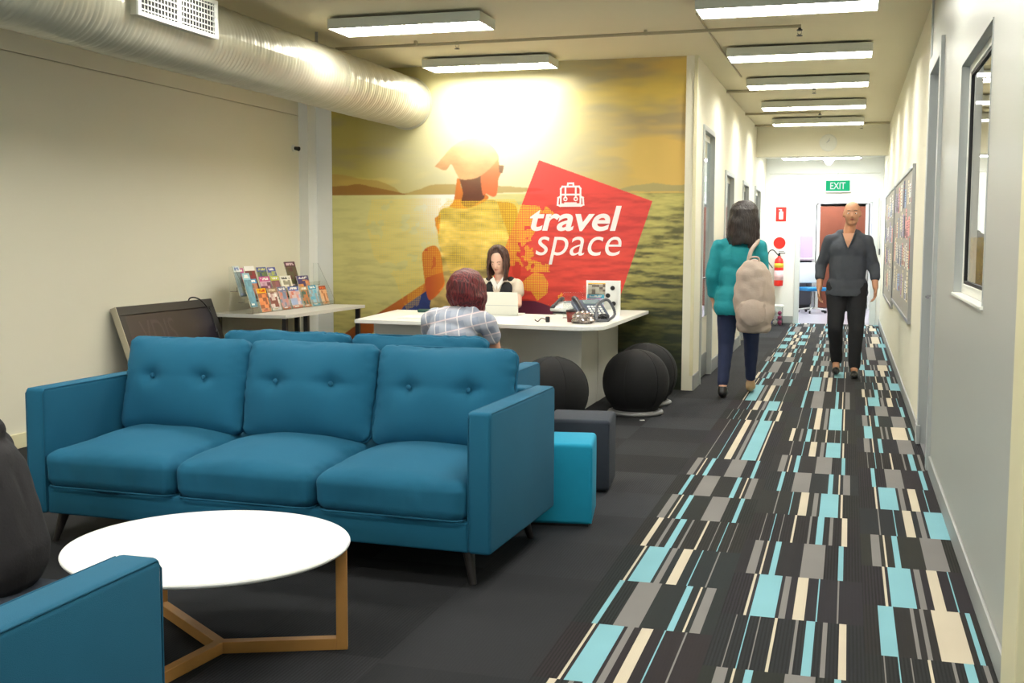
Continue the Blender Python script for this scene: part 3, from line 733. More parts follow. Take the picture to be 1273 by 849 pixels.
bm = BM(); lathe(bm, [(.0746, .10), (.0746, .26)], 28); obj('paper_label', bm, mat('pink_label', srgb(240, 200, 205), .5), t, smooth=True)
bm = BM(); box(bm, -.02, .02, -.02, .02, .50, .54, .004); box(bm, -.01, .10, -.012, .012, .54, .555, .003); box(bm, -.01, .08, -.012, .012, .57, .58, .003); obj('valve_handle', bm, M_black, t)
bm = BM(); path_tube(bm, spline([(-.02, 0, .52), (-.10, 0, .60), (-.17, 0, .56), (-.18, -.01, .42), (-.10, -.02, .30)], 8), .009); obj('hose', bm, M_black, t)
bm = BM(); box(bm, -.03, .03, .07, .098, .25, .50, .003); obj('wall_bracket', bm, M_steel, t)
t = thing('fire_extinguisher_sign', 'red and white fire extinguisher sign on the end wall', 'sign', (-1.10, YE, 1.81))
bm = BM(); box(bm, -.085, .085, -.004, -.0005, -.12, .12, .001); obj('panel', bm, M_red, t)
bm = BM(); box(bm, -.032, .032, -.006, -.0042, -.08, .045, .0005); box(bm, -.012, .012, -.006, -.0042, .045, .075); box(bm, -.04, .012, -.006, -.0042, .07, .082); obj('extinguisher_symbol', bm, M_print, t)
bm = BM(); box(bm, -.085, .085, -.004, -.0005, -.155, -.125); obj('caption_strip', bm, M_print, t)
bm = BM(); lathe(bm, [(.097, -.0005), (.097, -.008)], 36, (0, 0, 0), 'Y'); o = obj('red_disc', bm, M_red, loc=(-1.115, YE, 1.336)); tag(o, 'plain round red disc on the end wall above the extinguisher', 'sign')
t = thing('toy_tub', 'clear plastic tub of pink and blue toys on the floor by the end wall', 'tub', (-1.17, YE-.42, 0))
bm = BM()
for b in ((-.16, .16, -.13, -.125), (-.16, .16, .125, .13), (-.16, -.155, -.125, .125), (.155, .16, -.125, .125)): box(bm, *b, .004, .30)
box(bm, -.16, .16, -.13, .13, 0, .004); obj('tub_wall', bm, M_acryl, t)
bm = BM(); box(bm, -.17, .17, -.14, .14, .30, .325, .006); obj('lid', bm, M_white, t)
cols = [srgb(210, 50, 80), srgb(60, 90, 170), srgb(235, 225, 225), srgb(190, 70, 120)]
r2 = random.Random(3)
for k in range(28):
    i, j, l = k % 4, (k//4) % 3, k//12
    bm = BM(); bmesh.ops.create_icosphere(bm, subdivisions=2, radius=.036)
    tag(obj('toy_ball', bm, mat('toy_%d' % (k % 4), cols[k % 4], .4), loc=(-1.17-.114+i*.076, YE-.42-.085+j*.085, .042+l*.078), smooth=True),
        '%s toy ball inside the clear tub by the end wall' % ['pink', 'blue', 'white', 'purple'][k % 4], 'toy', 'toy balls in the clear tub')
t = thing('hanging_cord', 'thin cord with a black pen hanging at the right of the end doorway', 'cord', (.474, YE-.01, 1.15))
bm = BM(); path_tube(bm, [(0, 0, .10), (.004, 0, .5), (0, 0, .88)], .003, 6); obj('cord', bm, M_steel, t)
bm = BM(); tube(bm, (0, 0, 0), (0, 0, .10), .009); obj('pen', bm, M_black, t)

# ------------------------------------------------------------------ ROOM BEYOND THE DOORWAY
t = thing('wooden_door', 'red-brown wooden door in the room beyond the exit doorway', 'door', (-.14, 24.2, 0), 0)
M_redw = mat('redwood', srgb(128, 68, 46), .4, var=.15, vscale=6)
bm = BM(); box(bm, -.44, .44, 0, .04, .01, 2.06, .003); obj('leaf', bm, M_redw, t)
bm = BM(); box(bm, -.40, -.36, -.05, 0, 1.0, 1.02); obj('handle', bm, M_steel, t)
bm = BM(); box(bm, -.50, -.44, -.02, .06, 0, 2.1, .003); box(bm, .44, .50, -.02, .06, 0, 2.1, .003); obj('post', bm, M_framew, t)
bm = BM(); box(bm, .38, 2.6, 24.2, 24.28, 0, 2.8); box(bm, -3.2, -.66, 24.2, 24.28, 0, 2.8); box(bm, -.66, .38, 24.2, 24.28, 2.12, 2.8); struct('wall_partition', bm, M_wallw)
t = thing('kitchen_counter', 'dark counter with a mauve splashback in the far room', 'counter', (-1.43, 23.86, 0))
bm = BM(); box(bm, -.75, .72, -.3, .3, .1, .98, .004); obj('counter_front', bm, mat('dark_panel', srgb(62, 62, 70), .5), t)
bm = BM(); box(bm, -.75, .72, .30, .325, 1.02, 1.46, .003); obj('splashback', bm, mat('mauve_panel', srgb(190, 170, 190), .5), t)
bm = BM(); box(bm, -.78, .75, -.34, .32, .98, 1.02, .006); obj('counter_top', bm, mat('mauve_top', srgb(205, 188, 200), .3), t)
bm = BM(); box(bm, -.72, .7, -.26, .28, 0, .1); obj('plinth', bm, M_dark, t)
def office_chair(name, label, loc, rz, mseat, mback):
    t = thing(name, label, 'chair', loc, rz)
    for k in range(5):
        a_ = 2*PI*k/5+.3; c, s = math.cos(a_), math.sin(a_)
        bm = BM(); tube(bm, (0, 0, .10), (c*.27, s*.27, .065), .018, .012); lg = obj('base_arm', bm, M_white, t)
        bm = BM(); tube(bm, (c*.27-s*.014, s*.27+c*.014, .028), (c*.27+s*.014, s*.27-c*.014, .028), .028, n=14); obj('castor', bm, M_black, lg)
    bm = BM(); tube(bm, (0, 0, .09), (0, 0, .42), .022); obj('gas_stem', bm, M_steel, t)
    bm = BM(); box(bm, -.22, .22, -.21, .21, .42, .49, .03, 4); obj('seat', bm, mseat, t, smooth=True)
    bm = BM(); box(bm, -.20, .20, .19, .235, .56, .95, .02, 4, Euler((-.12, 0, 0)).to_matrix()); obj('backrest', bm, mback, t, smooth=True)
    bm = BM(); path_tube(bm, spline([(0, .05, .42), (0, .22, .44), (0, .25, .60), (0, .24, .72)], 6), .015); obj('back_support', bm, M_black, t)
    return t
office_chair('swivel_chair', 'blue and white swivel chair in the room beyond the doorway', (-.64, 22.6, 0), .5, mat('blue_seat', srgb(30, 130, 185), .7), M_white)
bm = BM(); box(bm, .42, .62, 24.16, 24.195, 1.3, 1.95); tag(obj('wall_poster', bm, mat('violet_poster', srgb(170, 165, 205), .5, var=.3, vscale=12)), 'pale violet poster beside the wooden door in the far room', 'poster')

# ------------------------------------------------------------------ NOTICE BOARDS ON THE RIGHT WALL
def board(name, label, y0, y1, z0, z1):
    t = thing(name, label, 'notice board', (XR, (y0+y1)/2, z0)); hy = (y1-y0)/2; H = z1-z0
    bm = BM()
    for a_, b_, c, d in ((-hy, hy, 0, .03), (-hy, hy, H-.03, H), (-hy, -hy+.03, .03, H-.03), (hy-.03, hy, .03, H-.03)): box(bm, -.028, 0, a_, b_, c, d, .003)
    obj('aluminium_frame', bm, M_steel, t)
    bm = BM(); box(bm, -.016, -.001, -hy+.03, hy-.03, .03, H-.03); obj('pinning_panel', bm, mat('board_grey', srgb(172, 168, 160), .8), t)
    return t
board('notice_board', 'long notice board covered in leaflets on the right corridor wall', 10.0, 13.9, .70, 2.02)
board('notice_board', 'second notice board farther along the right corridor wall', 14.0, 17.3, .60, 2.02)
rp = random.Random(8)
ORD = ['lowest', 'second', 'third', 'top']; NTH = ['nearest', '2nd', '3rd', '4th', '5th', '6th', '7th', '8th', '9th', '10th', '11th', '12th', '13th', '14th', '15th']
PC = [('white', (240, 238, 232)), ('pale blue', (170, 190, 222)), ('pink', (236, 170, 170)), ('cream', (238, 226, 196)), ('navy blue', (46, 54, 96)), ('red', (200, 60, 50)), ('lilac', (190, 176, 214)), ('grey', (150, 150, 152))]
k = 0
for (ya, yb, za, zb, rows_) in ((10.12, 13.8, .85, 1.95, 4), (14.1, 17.2, .75, 1.95, 4)):
    y = ya; ncol = -1
    while y < yb-.25:
        ncol += 1
        for rr in range(rows_):
            z = za + (zb-za)*rr/rows_ + rp.uniform(0, .04); ww, hh = rp.choice([(.21, .26), (.15, .21), (.24, .17)])
            if rp.random() < (.45 if rr == 0 else .08): continue
            nm, c = PC[rp.choices(range(8), [8, 3, 2, 4, 1, 1, 2, 2])[0]]
            t = thing('leaflet', '%s leaflet, %s column, %s row of the %s notice board' % (nm, NTH[ncol], ORD[rr], 'near' if ya < 12 else 'far'), 'leaflet', (XR-.017, y+.12, z), group='%s leaflets on the notice boards' % nm)
            bm = BM(); box(bm, -.0015, 0, -ww/2, ww/2, 0, hh); obj('sheet', bm, mat('paper_'+nm.replace(' ', '_'), srgb(*c), .6), t)
            bm = BM()
            for q in range(rp.randint(3, 6)): zz = hh*.88-q*hh*.13; box(bm, -.0021, -.0016, -ww*.4, -ww*.4+ww*rp.uniform(.4, .8), zz-.008, zz)
            if rp.random() < .6: box(bm, -.0021, -.0016, -ww*.35, ww*.2, hh*.06, hh*.3)
            obj('printing', bm, mat('ink_%d' % (k % 3), [srgb(60, 60, 66), srgb(70, 90, 150), srgb(170, 70, 70)][k % 3], .6), t)
            k += 1
        y += .28

# ------------------------------------------------------------------ SOFAS
def cushion(hx, hy, hz, r=.06, crown=.03, pinch=.3, dims=(), wr=.004, seed=0, N=36, dimd=.03):
    """soft upholstered block, z is the thick axis; dims = [(x, y)] button dimples on the +z side"""
    bm = BM(); bmesh.ops.create_cube(bm, size=2); bmesh.ops.subdivide_edges(bm, edges=bm.edges[:], cuts=N, use_grid_fill=True)
    h = Vector((hx, hy, hz))
    for v in bm.verts:
        p = Vector(v.co)
        # concentrate samples at the rims
        q = Vector((math.copysign(abs(c)**.9, c)*s for c, s in zip(p, h)))
        inner = Vector([max(-(s-r), min(s-r, c)) for c, s in zip(q, h)])
        d = q-inner
        if d.length > 1e-6: q = inner + d.normalized()*min(r, d.length if d.length < r else r)
        u, w_ = q.x/hx, q.y/hy
        edge = max(abs(u), abs(w_))
        sgn = q.z/hz
        q.z = q.z*(1-pinch*(1-(1-min(1, abs(u))**4)*(1-min(1, abs(w_))**4))) + sgn*crown*(1-min(1, abs(u))**2.2)*(1-min(1, abs(w_))**2.2)
        if sgn > .3:
            for dx, dy in dims:
                dd = math.hypot(q.x-dx, (q.y-dy)*1.0)
                q.z -= dimd*math.exp(-(dd/.045)**2) + .35*dimd*math.exp(-((abs(q.y-dy))/.018)**2)*math.exp(-(dd/.10)**2)
                # folds running from a button
                q.z -= .004*math.exp(-(dd/.12)**2)*max(0, math.sin(4*math.atan2(q.y-dy, q.x-dx)+seed))
        e = max(0, (edge-.72)/.28)
        n1 = mnoise.noise(Vector((q.x*38+seed, q.y*38, q.z*9)))
        n2 = mnoise.noise(Vector((q.x*5+seed*3, q.y*5, q.z*5)))
        q += Vector((u, w_, sgn)).normalized()*(wr*e*n1 + wr*1.6*n2)
        v.co = q
    return bm
def piping(hx, hy, rr, z, rad=.006, inset=.0):
    bm = BM(); pts = []
    X, Y = hx-inset, hy-inset
    for sx, sy, a0 in ((1, 1, 0), (-1, 1, PI/2), (-1, -1, PI), (1, -1, 1.5*PI)):
        for k in range(5):
            a_ = a0+PI/2*k/4; pts.append((sx*(X-rr)+rr*math.cos(a_), sy*(Y-rr)+rr*math.sin(a_), z))
    pts.append(pts[0]); path_tube(bm, pts, rad, 6); return bm
def sofa(name, label, cat, loc, rz, W, D, n, seedb=0, armw=.10, clean=False):
    """origin: centre of the front edge on the floor, front towards -y"""
    t = thing(name, label, cat, loc, rz)
    hW = W/2; ZB, ZA = .14, .715
    for sx, nm in ((-1, 'left arm'), (1, 'right arm')):
        x0, x1 = (-hW, -hW+armw) if sx < 0 else (hW-armw, hW)
        bm = BM(); box(bm, x0, x1, 0, D, ZB, ZA, .018, 4); a_ = obj('armrest', bm, M_teal, t, smooth=True)
        for xx in (x0+.003, x1-.003):
            bm = BM(); path_tube(bm, [(xx, .012, ZB+.02), (xx, .004, ZB+.04), (xx, .004, ZA-.025), (xx, .02, ZA-.005), (xx, D-.03, ZA-.003)], .0025, 6); obj('seam', bm, M_teald, a_)
    bm = BM(); box(bm, -hW+armw, hW-armw, D-.13, D, ZB, ZA, .02, 4); obj('back_frame', bm, M_teal, t, smooth=True)
    bm = BM(); box(bm, -hW+armw-.002, hW-armw+.002, .012, D-.12, ZB, .27, .012, 3); obj('seat_base', bm, M_teal, t, smooth=True)
    cw = (W-2*armw)/n
    for i in range(n):
        cx = -hW+armw+cw*(i+.5)
        dx = D-.12-.02
        o = obj('seat_cushion', cushion(cw/2-.003, dx/2+.005, .095, .055, .042, .14, wr=.0065, seed=seedb+i*7), M_teal, t, loc=(cx, dx/2-.015, .355), rot=(.02, 0, 0), smooth=True)
        bm = piping(cw/2-.012, dx/2-.002, .05, -.075, .0045); obj('piping', bm, M_teald, o)
    for i in range(n):
        cx = -hW+armw+cw*(i+.5); bw = .145 if n > 1 else .12
        hx, hy, hz = cw/2-.002, .232, .075
        o = obj('back_cushion', cushion(hx, hy, hz, .05, .045, .55, [(-bw, .03), (bw, .03)], wr=.008, seed=seedb+40+i*5, dimd=.032), M_teal, t,
                loc=(cx, D-.285, .675), rot=(math.radians(104-180+180-14-14), 0, 0), smooth=True)
        o.rotation_euler = (math.radians(90-14), 0, 0)
        for s in (-1, 1):
            bm = BM(); vs_ = bmesh.ops.create_uvsphere(bm, u_segments=14, v_segments=8, radius=.0125)['verts']
            for v in vs_: v.co.z *= .55
            obj('button', bm, M_teald, o, loc=(s*bw, .03, hz+.045*.82-.024), smooth=True)
        bm = piping(hx-.002, hy-.002, .05, .0, .0055); obj('piping', bm, M_teald, o)
    for sx in (-1, 1):
        for y, ky in ((.09, -1), (D-.10, 1)):
            bm = BM(); x = sx*(hW-.13); tube(bm, (x, y, ZB+.004), (x+sx*.035, y+ky*.03, 0), .026, .014, 14); obj('leg', bm, M_leg, t, smooth=False)
    return t
sofa('sofa', 'three-seat teal sofa with buttoned back cushions behind the round table', 'sofa', (-2.455, 4.295, 0), math.radians(-2.2), 2.25, .90, 3, 1)
sofa('sofa', 'two-seat teal sofa standing back to back behind the large one', 'sofa', (-2.475, 6.13, 0), PI, 1.69, .88, 2, 5)
sofa('armchair', 'teal armchair in the bottom left corner, only its arm in view', 'armchair', (-2.01, 2.11, 0), PI, 1.22, .88, 1, 9, armw=.108)

# ------------------------------------------------------------------ COFFEE TABLE
TCX, TCY, TR, TZ = -2.065, 3.385, .478, .362
t = thing('coffee_table', 'round white coffee table with a three-armed oak base', 'table', (TCX, TCY, 0))
bm = BM(); lathe(bm, [(.002, TZ-.018), (TR-.012, TZ-.018), (TR-.002, TZ-.012), (TR, TZ-.006), (TR-.003, TZ-.001), (TR-.006, TZ), (.002, TZ)], 96); obj('tabletop', bm, M_tabw, t)
hub = Vector((-2.005-TCX, 3.345-TCY, 0)); tops = []
feet = [Vector((-1.628-TCX, 3.50-TCY, 0)), Vector((-2.44-TCX, 3.66-TCY, 0)), Vector((-2.05-TCX, 2.95-TCY, 0))]
for f in feet:
    d = (f-hub).normalized(); a_ = math.atan2(d.y, d.x); L_ = (f-hub).length
    rz_ = Matrix.Rotation(a_, 3, 'Z')
    bm = BM(); vs_ = box(bm, 0, L_-.018, -.018, .018, 0, .040, .002); 
    for v in vs_: v.co = rz_ @ v.co + hub
    b_ = obj('base_rail', bm, M_oak, t)
    bm = BM(); vs_ = box(bm, L_-.018, L_+.020, -.019, .019, 0, TZ-.018, .002)
    for v in vs_: v.co = rz_ @ v.co + hub
    obj('leg', bm, M_oak, t)

# ------------------------------------------------------------------ OTTOMANS
def ottoman(label, loc, rz, w_, d_, h_, m):
    t = thing('ottoman', label, 'ottoman', loc, rz)
    bm = BM(); box(bm, -w_/2, w_/2, -d_/2, d_/2, .012, h_, .022, 4); b_ = obj('upholstery', bm, m, t, smooth=True)
    for a_, b2 in ((-w_/2+.006, -d_/2+.006), (w_/2-.006, -d_/2+.006), (w_/2-.006, d_/2-.006), (-w_/2+.006, d_/2-.006)):
        bm = BM(); tube(bm, (a_, b2, .02), (a_, b2, h_-.02), .004, n=6); obj('seam', bm, m, b_)
    bm = BM(); box(bm, -w_/2+.02, w_/2-.02, -d_/2+.02, d_/2-.02, 0, .014); obj('base', bm, M_black, t)
ottoman('bright cyan cube ottoman against the side of the sofa', (-1.385, 5.50, 0), math.radians(9), .40, .36, .41, M_cyan)
ottoman('charcoal grey cube ottoman behind the cyan one', (-1.43, 6.29, 0), math.radians(6), .36, .38, .405, M_grey)

# ------------------------------------------------------------------ BALL STOOLS
def ball_stool(label):
    t = thing('ball_stool', label, 'stool', group='black ball stools by the desk')
    Rb = .267; prof = []
    for k in range(1, 30):
        a_ = -PI/2+PI*k/30; ca, sa = math.cos(a_), math.sin(a_); x = Rb*ca**(.82 if sa < 0 else .92); z = .262+.256*(abs(sa)**.97)*(1 if sa > 0 else -1)
        if z < .09: x = max(x, .18)
        prof.append((x, z))
    prof = [(.165, .03)] + [p for p in prof if p[1] > .035] + [(.002, .518)]
    bm = BM(); lathe(bm, prof, 48); b_ = obj('ball_cover', bm, M_ball, t, smooth=True)
    for q in range(6):
        a0 = q*PI/3+.35; bm = BM(); pts = [((r+.0015)*math.cos(a0), (r+.0015)*math.sin(a0), z) for r, z in prof[1:-1]]
        path_tube(bm, pts, .0022, 6); obj('seam', bm, M_ball, b_)
    bm = BM(); lathe(bm, [(.165, 0), (.215, .002), (.225, .014), (.218, .028), (.19, .038), (.17, .032)], 48); obj('ring_base', bm, mat('grey_ring', srgb(120, 120, 120), .4), t, smooth=True)
    return t
b0 = ball_stool('black ball stool standing on its own grey ring, nearest the corridor'); b0.location = (-1.612, 9.05, 0)
dup(b0, (-1.63, 9.62, 0), .4, 'black ball stool half hidden behind another, next to the mural')
dup(b0, (-2.10, 8.27, 0), .8, 'black ball stool in front of the desk, behind the grey ottoman')
dup(b0, (-2.76, 7.86, 0), .2, 'black ball stool under the red-haired person')

# ------------------------------------------------------------------ RECEPTION DESK
t = thing('reception_desk', 'white L-shaped reception desk in front of the mural', 'desk', (0, 0, 0))
DZT = .735
poly = [(-3.86, 8.60), (-1.99, 8.425)]
for k in range(1, 8):
    a_ = -PI/2+PI/2*k/8; poly.append((-1.95+.18*math.cos(a_), 8.605+.18*math.sin(a_)))
poly += [(-1.77, 8.62), (-1.77, 10.56), (-2.45, 10.56), (-2.45, 9.70), (-4.02, 9.93)]
bm = BM(); prism(bm, poly, DZT-.03, DZT)
bmesh.ops.bevel(bm, geom=[e for e in bm.edges if abs(e.verts[0].co.z-e.verts[1].co.z) < 1e-6], offset=.003, segments=2, affect='EDGES')
obj('desktop', bm, M_white, t)
bm = BM(); box(bm, -3.86, -2.05, 9.0, 9.03, .0, DZT-.03, .002); obj('front_panel', bm, M_deskw, t)
bm = BM(); box(bm, -2.08, -2.05, 9.031, 9.62, .0, DZT-.03, .002); box(bm, -2.075, -2.045, 9.624, 10.5, 0, DZT-.03, .002); obj('side_panel', bm, M_deskw, t)
bm = BM(); box(bm, -3.86, -3.83, 9.031, 9.8, 0, DZT-.03, .002); obj('end_panel', bm, M_deskw, t)

# ------------------------------------------------------------------ SIDE TABLE WITH BROCHURES
SZ = .75
t = thing('side_table', 'narrow grey-white table with dark legs against the left wall', 'table', (-4.86, 9.42, 0))
bm = BM(); prism(bm, [(-.385, -.74), (.36, -.78), (.36, .86), (-.385, .86)], SZ-.028, SZ); obj('tabletop', bm, mat('grey_laminate', srgb(205, 204, 194), .4), t)
for x, y in ((-.34, -.66), (.31, -.70), (-.34, .80), (.31, .80), (.31, -.30)):
    bm = BM(); box(bm, x-.02, x+.02, y-.02, y+.02, 0, SZ-.028, .002); obj('leg', bm, M_dark, t)
# stepped clear rack, faces the room (+x), leans towards the wall
RK = dict(x=-4.86, y0=8.70, y1=10.30)
t = thing('brochure_rack', 'clear stepped rack full of travel brochures on the side table', 'rack', (RK['x'], 0, SZ))
TIER = [(0.00, .004), (-.075, .095), (-.15, .19)]          # (x offset, shelf height)
LEAN = math.radians(16)
for dx, z in TIER:
    bm = BM(); box(bm, dx-.045, dx+.022, RK['y0'], RK['y1'], z-.003, z); box(bm, dx+.019, dx+.022, RK['y0'], RK['y1'], z, z+.035); obj('shelf', bm, M_acryl, t)
for y in (RK['y0']-.006, RK['y1']+.002):
    bm = BM(); prism(bm, [(.025, 0), (.025, .05), (-.15, .40), (-.20, .40), (-.20, 0)], 0, .004)
    for v in bm.verts: v.co = Vector((v.co.x, y+v.co.z, v.co.y))
    obj('end_panel', bm, M_acryl, t)
def cover(wd, ht, pal, seed):
    """printed cover painted as small blocks: masthead band, picture, caption line"""
    nu, nv = 14, 20; rs = np.random.RandomState(seed); L = [np.array(srgb(*c)) for c in pal]
    me = bpy.data.meshes.new('cover'); V = []; Fc = []; C = []
    big = rs.rand(5, 7)
    for j in range(nv+1):
        for i in range(nu+1): V.append((.0006, (i/nu-.5)*wd, j/nv*ht))
    for j in range(nv):
        for i in range(nu):
            a_ = j*(nu+1)+i; Fc.append((a_, a_+1, a_+nu+2, a_+nu+1)); h = j/nv
            if h > .78: c = L[0]
            elif h < .10: c = L[2]
            else:
                n_ = big[int(i/nu*4.99), int(h*6.99)]; c = L[1]*(1-n_) + L[2]*n_ if n_ > .35 else L[3]*.6+L[1]*.4
            if .84 <= h <= .92 and 1 < i < nu-2 and rs.rand() < .75: c = L[4]
            if .04 <= h < .08 and 2 < i < 9: c = L[4]
            C.append(c)
    me.from_pydata(V, [], Fc); at = me.color_attributes.new('Col', 'FLOAT_COLOR', 'CORNER')
    arr = np.ones((len(C)*4, 4), np.float32); arr[:, :3] = np.repeat(np.array(C), 4, axis=0); at.data.foreach_set('color', arr.reshape(-1))
    return me
M_cover = mat('printed_cover', (1, 1, 1), .35, attr='Col')
M_pages = mat('page_edges', srgb(232, 228, 218), .7)
def brochure(label, y, tier, wd, ht, pal, seed, dxx=0, th=.006, loc=None, rz=0, lean=LEAN, dz=0):
    dx, z = TIER[tier]
    t = thing('brochure', label, 'brochure', loc or (RK['x']+dx+dxx, y, SZ+z+dz), rz, 'travel brochures')
    t.rotation_euler = (0, -lean, rz)
    bm = BM(); box(bm, -th, 0, -wd/2, wd/2, 0, ht); obj('pages', bm, M_pages, t)
    obj('cover', cover(wd, ht, pal, seed), M_cover, t)
W_ = (244, 242, 238)
BR = [ # label, y, tier, width, height, palette
 ('yellow and orange brochure, nearest on the bottom step of the rack', 9.15, 0, .13, .21, [(238,178,20),(214,120,70),(232,150,100),(90,60,60),(200,60,30)]),
 ('brown brochure with a white foot, beside the yellow one', 9.295, 0, .13, .205, [(150,120,90),(170,90,80),W_,(90,60,60),(220,200,170)]),
 ('grey-blue brochure on the bottom step with an orange foot', 9.435, 0, .12, .21, [(100,110,150),(150,170,195),(214,120,80),(90,100,130),W_]),
 ('blue brochure with a white mountain on the bottom step', 9.60, 0, .16, .205, [(40,70,160),(230,235,240),(214,110,80),(90,130,200),W_]),
 ('green brochure with an orange foot, right of the mountain one', 9.76, 0, .11, .195, [(190,160,110),(90,130,120),(214,120,50),(60,90,90),W_]),
 ('turquoise brochure with a white picture on the bottom step', 9.895, 0, .13, .20, [(30,150,185),(210,220,225),(60,170,200),(120,110,100),W_]),
 ('dark red and orange brochure at the far end of the bottom step', 10.055, 0, .12, .185, [(150,40,20),(230,150,90),(220,190,160),(120,60,40),(240,120,50)]),
 ('blue-headed brochure behind the yellow one', 9.12, 1, .14, .20, [(70,150,200),(190,150,120),(200,120,90),(90,80,90),W_]),
 ('magenta brochure in the middle step', 9.30, 1, .15, .215, [(200,70,140),(150,60,110),(230,200,215),(70,40,60),W_]),
 ('yellow-green brochure in the middle step', 9.445, 1, .12, .215, [(190,200,60),(190,110,120),(120,80,90),(90,90,60),W_]),
 ('white brochure with black cartoon drawings in the middle step', 9.60, 1, .17, .21, [(240,238,228),(235,225,190),W_,(40,40,40),(50,50,50)]),
 ('purple brochure with an orange glow, far end of the middle step', 9.86, 1, .19, .20, [(70,60,120),(90,70,130),(240,160,80),(60,40,90),W_]),
 ('pink and purple brochure on the top step', 9.06, 2, .12, .20, [(190,70,140),(140,100,170),(200,80,70),(80,60,120),W_]),
 ('dark red brochure with a white upper half on the top step', 9.20, 2, .14, .215, [W_,(150,40,60),(90,70,60),(130,30,50),W_]),
 ('blue and green brochure on the top step', 9.36, 2, .14, .20, [(60,80,150),(70,90,70),(110,130,70),(50,60,120),(220,220,120)]),
 ('violet brochure on the top step next to the maroon one', 9.50, 2, .12, .195, [(70,80,160),(100,110,180),(190,200,70),(60,60,130),W_]),
 ('maroon brochure with pale letters, tallest on the top step', 9.79, 2, .17, .24, [(84,34,58),(110,120,70),(90,50,60),(70,40,60),(220,190,200)]),
]
for i, (lb, y, ti, wd, ht, pal) in enumerate(BR): brochure(lb, 8.90+(y-9.085)*1.32, ti, wd*1.26, ht, pal, 100+i, dxx=-.002)
brochure('pale blue brochure with a misty picture, leftmost in the rack', 8.82, 0, .12, .30, [(150,200,215),(130,180,195),(100,150,170),(70,110,130),W_], 140, dxx=-.03, dz=.05)
brochure('white-headed brochure at the top left corner of the rack', 8.77, 1, .11, .27, [(226,232,232),(140,160,160),(120,140,150),(90,110,110),(120,140,190)], 141, dxx=-.03, dz=.05)

# ------------------------------------------------------------------ SCREEN LEANING ON THE WALL
t = thing('framed_screen', 'dark framed display screen leaning against the left wall behind the sofa', 'screen', (-4.86, 7.95, .0))
t.rotation_euler = (0, -math.radians(20), 0)
HW, HH = .66, .94
bm = BM()
for y0, y1, z0, z1 in ((-HW, HW, 0, .07), (-HW, HW, HH-.07, HH), (-HW, -HW+.07, .07, HH-.07), (HW-.07, HW, .07, HH-.07)): box(bm, -.05, 0, y0, y1, z0, z1, .004)
obj('frame', bm, mat('dark_bronze_frame', srgb(40, 37, 35), .5), t)
bm = BM(); box(bm, -.05, -.002, -HW-.012, -HW, 0, HH, .002); obj('metal_edge', bm, mat('grey_edge', srgb(168, 160, 138), .4), t)
bm = BM(); box(bm, -.045, -.012, -HW+.07, HW-.07, .07, HH-.07); obj('screen_panel', bm, mat('dark_mauve_screen', srgb(40, 35, 44), .3, var=.08, vscale=3), t)
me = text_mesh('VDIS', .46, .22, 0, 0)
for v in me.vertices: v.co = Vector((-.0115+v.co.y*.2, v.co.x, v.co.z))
obj('faint_lettering', me, mat('faint_grey_letters', srgb(58, 52, 60), .35), t, loc=(0, -.44, .60))  # faint letter shapes, slightly lighter than the screen panel
bm = BM(); path_tube(bm, spline([(-.06, .30, .80), (-.03, .34, HH+.015), (.012, .42, HH+.0), (.02, .50, HH-.10), (.012, .53, HH-.26), (.014, .50, HH-.30)], 8), .006); tag(obj('power_cable', bm, M_black, loc=(-4.86, 7.98, 0)), 'black cable hanging over the top of the leaning screen', 'cable').rotation_euler = (0, -math.radians(20), 0)

# ------------------------------------------------------------------ THINGS ON THE DESK
Z0 = DZT + .0005
t = thing('laptop', 'white laptop open in front of the receptionist, seen from behind', 'laptop', (-2.86, 9.45, Z0))
bm = BM(); box(bm, -.15, .15, 0, .21, 0, .012, .004); obj('keyboard_half', bm, M_white, t)
bm = BM(); vs_ = box(bm, -.15, .15, -.006, 0, .008, .205, .003)
R3 = Euler((math.radians(8), 0, 0)).to_matrix()
for v in vs_: v.co = R3 @ v.co
lid = obj('lid', bm, mat('pearl_lid', srgb(222, 222, 210), .35), t)
bm = BM(); vs_ = box(bm, -.15, .15, -.0075, -.0058, .088, .091)
for v in vs_: v.co = R3 @ v.co
obj('crease', bm, MATS['steel'], lid)
def papers(label, loc, rz, w_, h_, c=(240, 238, 228), n=1):
    bm = BM()
    for k in range(n): box(bm, -w_/2, w_/2, -h_/2, h_/2, k*.0012, k*.0012+.001, rot=Matrix.Rotation(.04*k, 3, 'Z'))
    o = obj('paper_sheet', bm, mat('paper_%d_%d_%d' % c, srgb(*c), .7), loc=loc); o.rotation_euler = (0, 0, rz); return tag(o, label, 'paper')
papers('sheets of paper at the left end of the reception desk', (-3.42, 9.05, Z0), .2, .42, .30, (236, 236, 230), 3)
papers('thin grey-green folder on the desk beside the receptionist', (-2.33, 9.9, Z0), .1, .34, .26, (186, 190, 168), 4)
t = thing('spectacles_case', 'small dark green object at the left back of the desk', 'case', (-3.62, 9.62, Z0), .2)
bm = BM(); box(bm, -.075, .075, -.03, .03, 0, .03, .012, 3); obj('case_body', bm, mat('dark_green', srgb(30, 70, 62), .35), t, smooth=True)
bm = BM(); box(bm, .05, .13, -.012, .012, 0, .014, .005, 2); obj('green_strap', bm, mat('lime', srgb(120, 200, 90), .5), t)
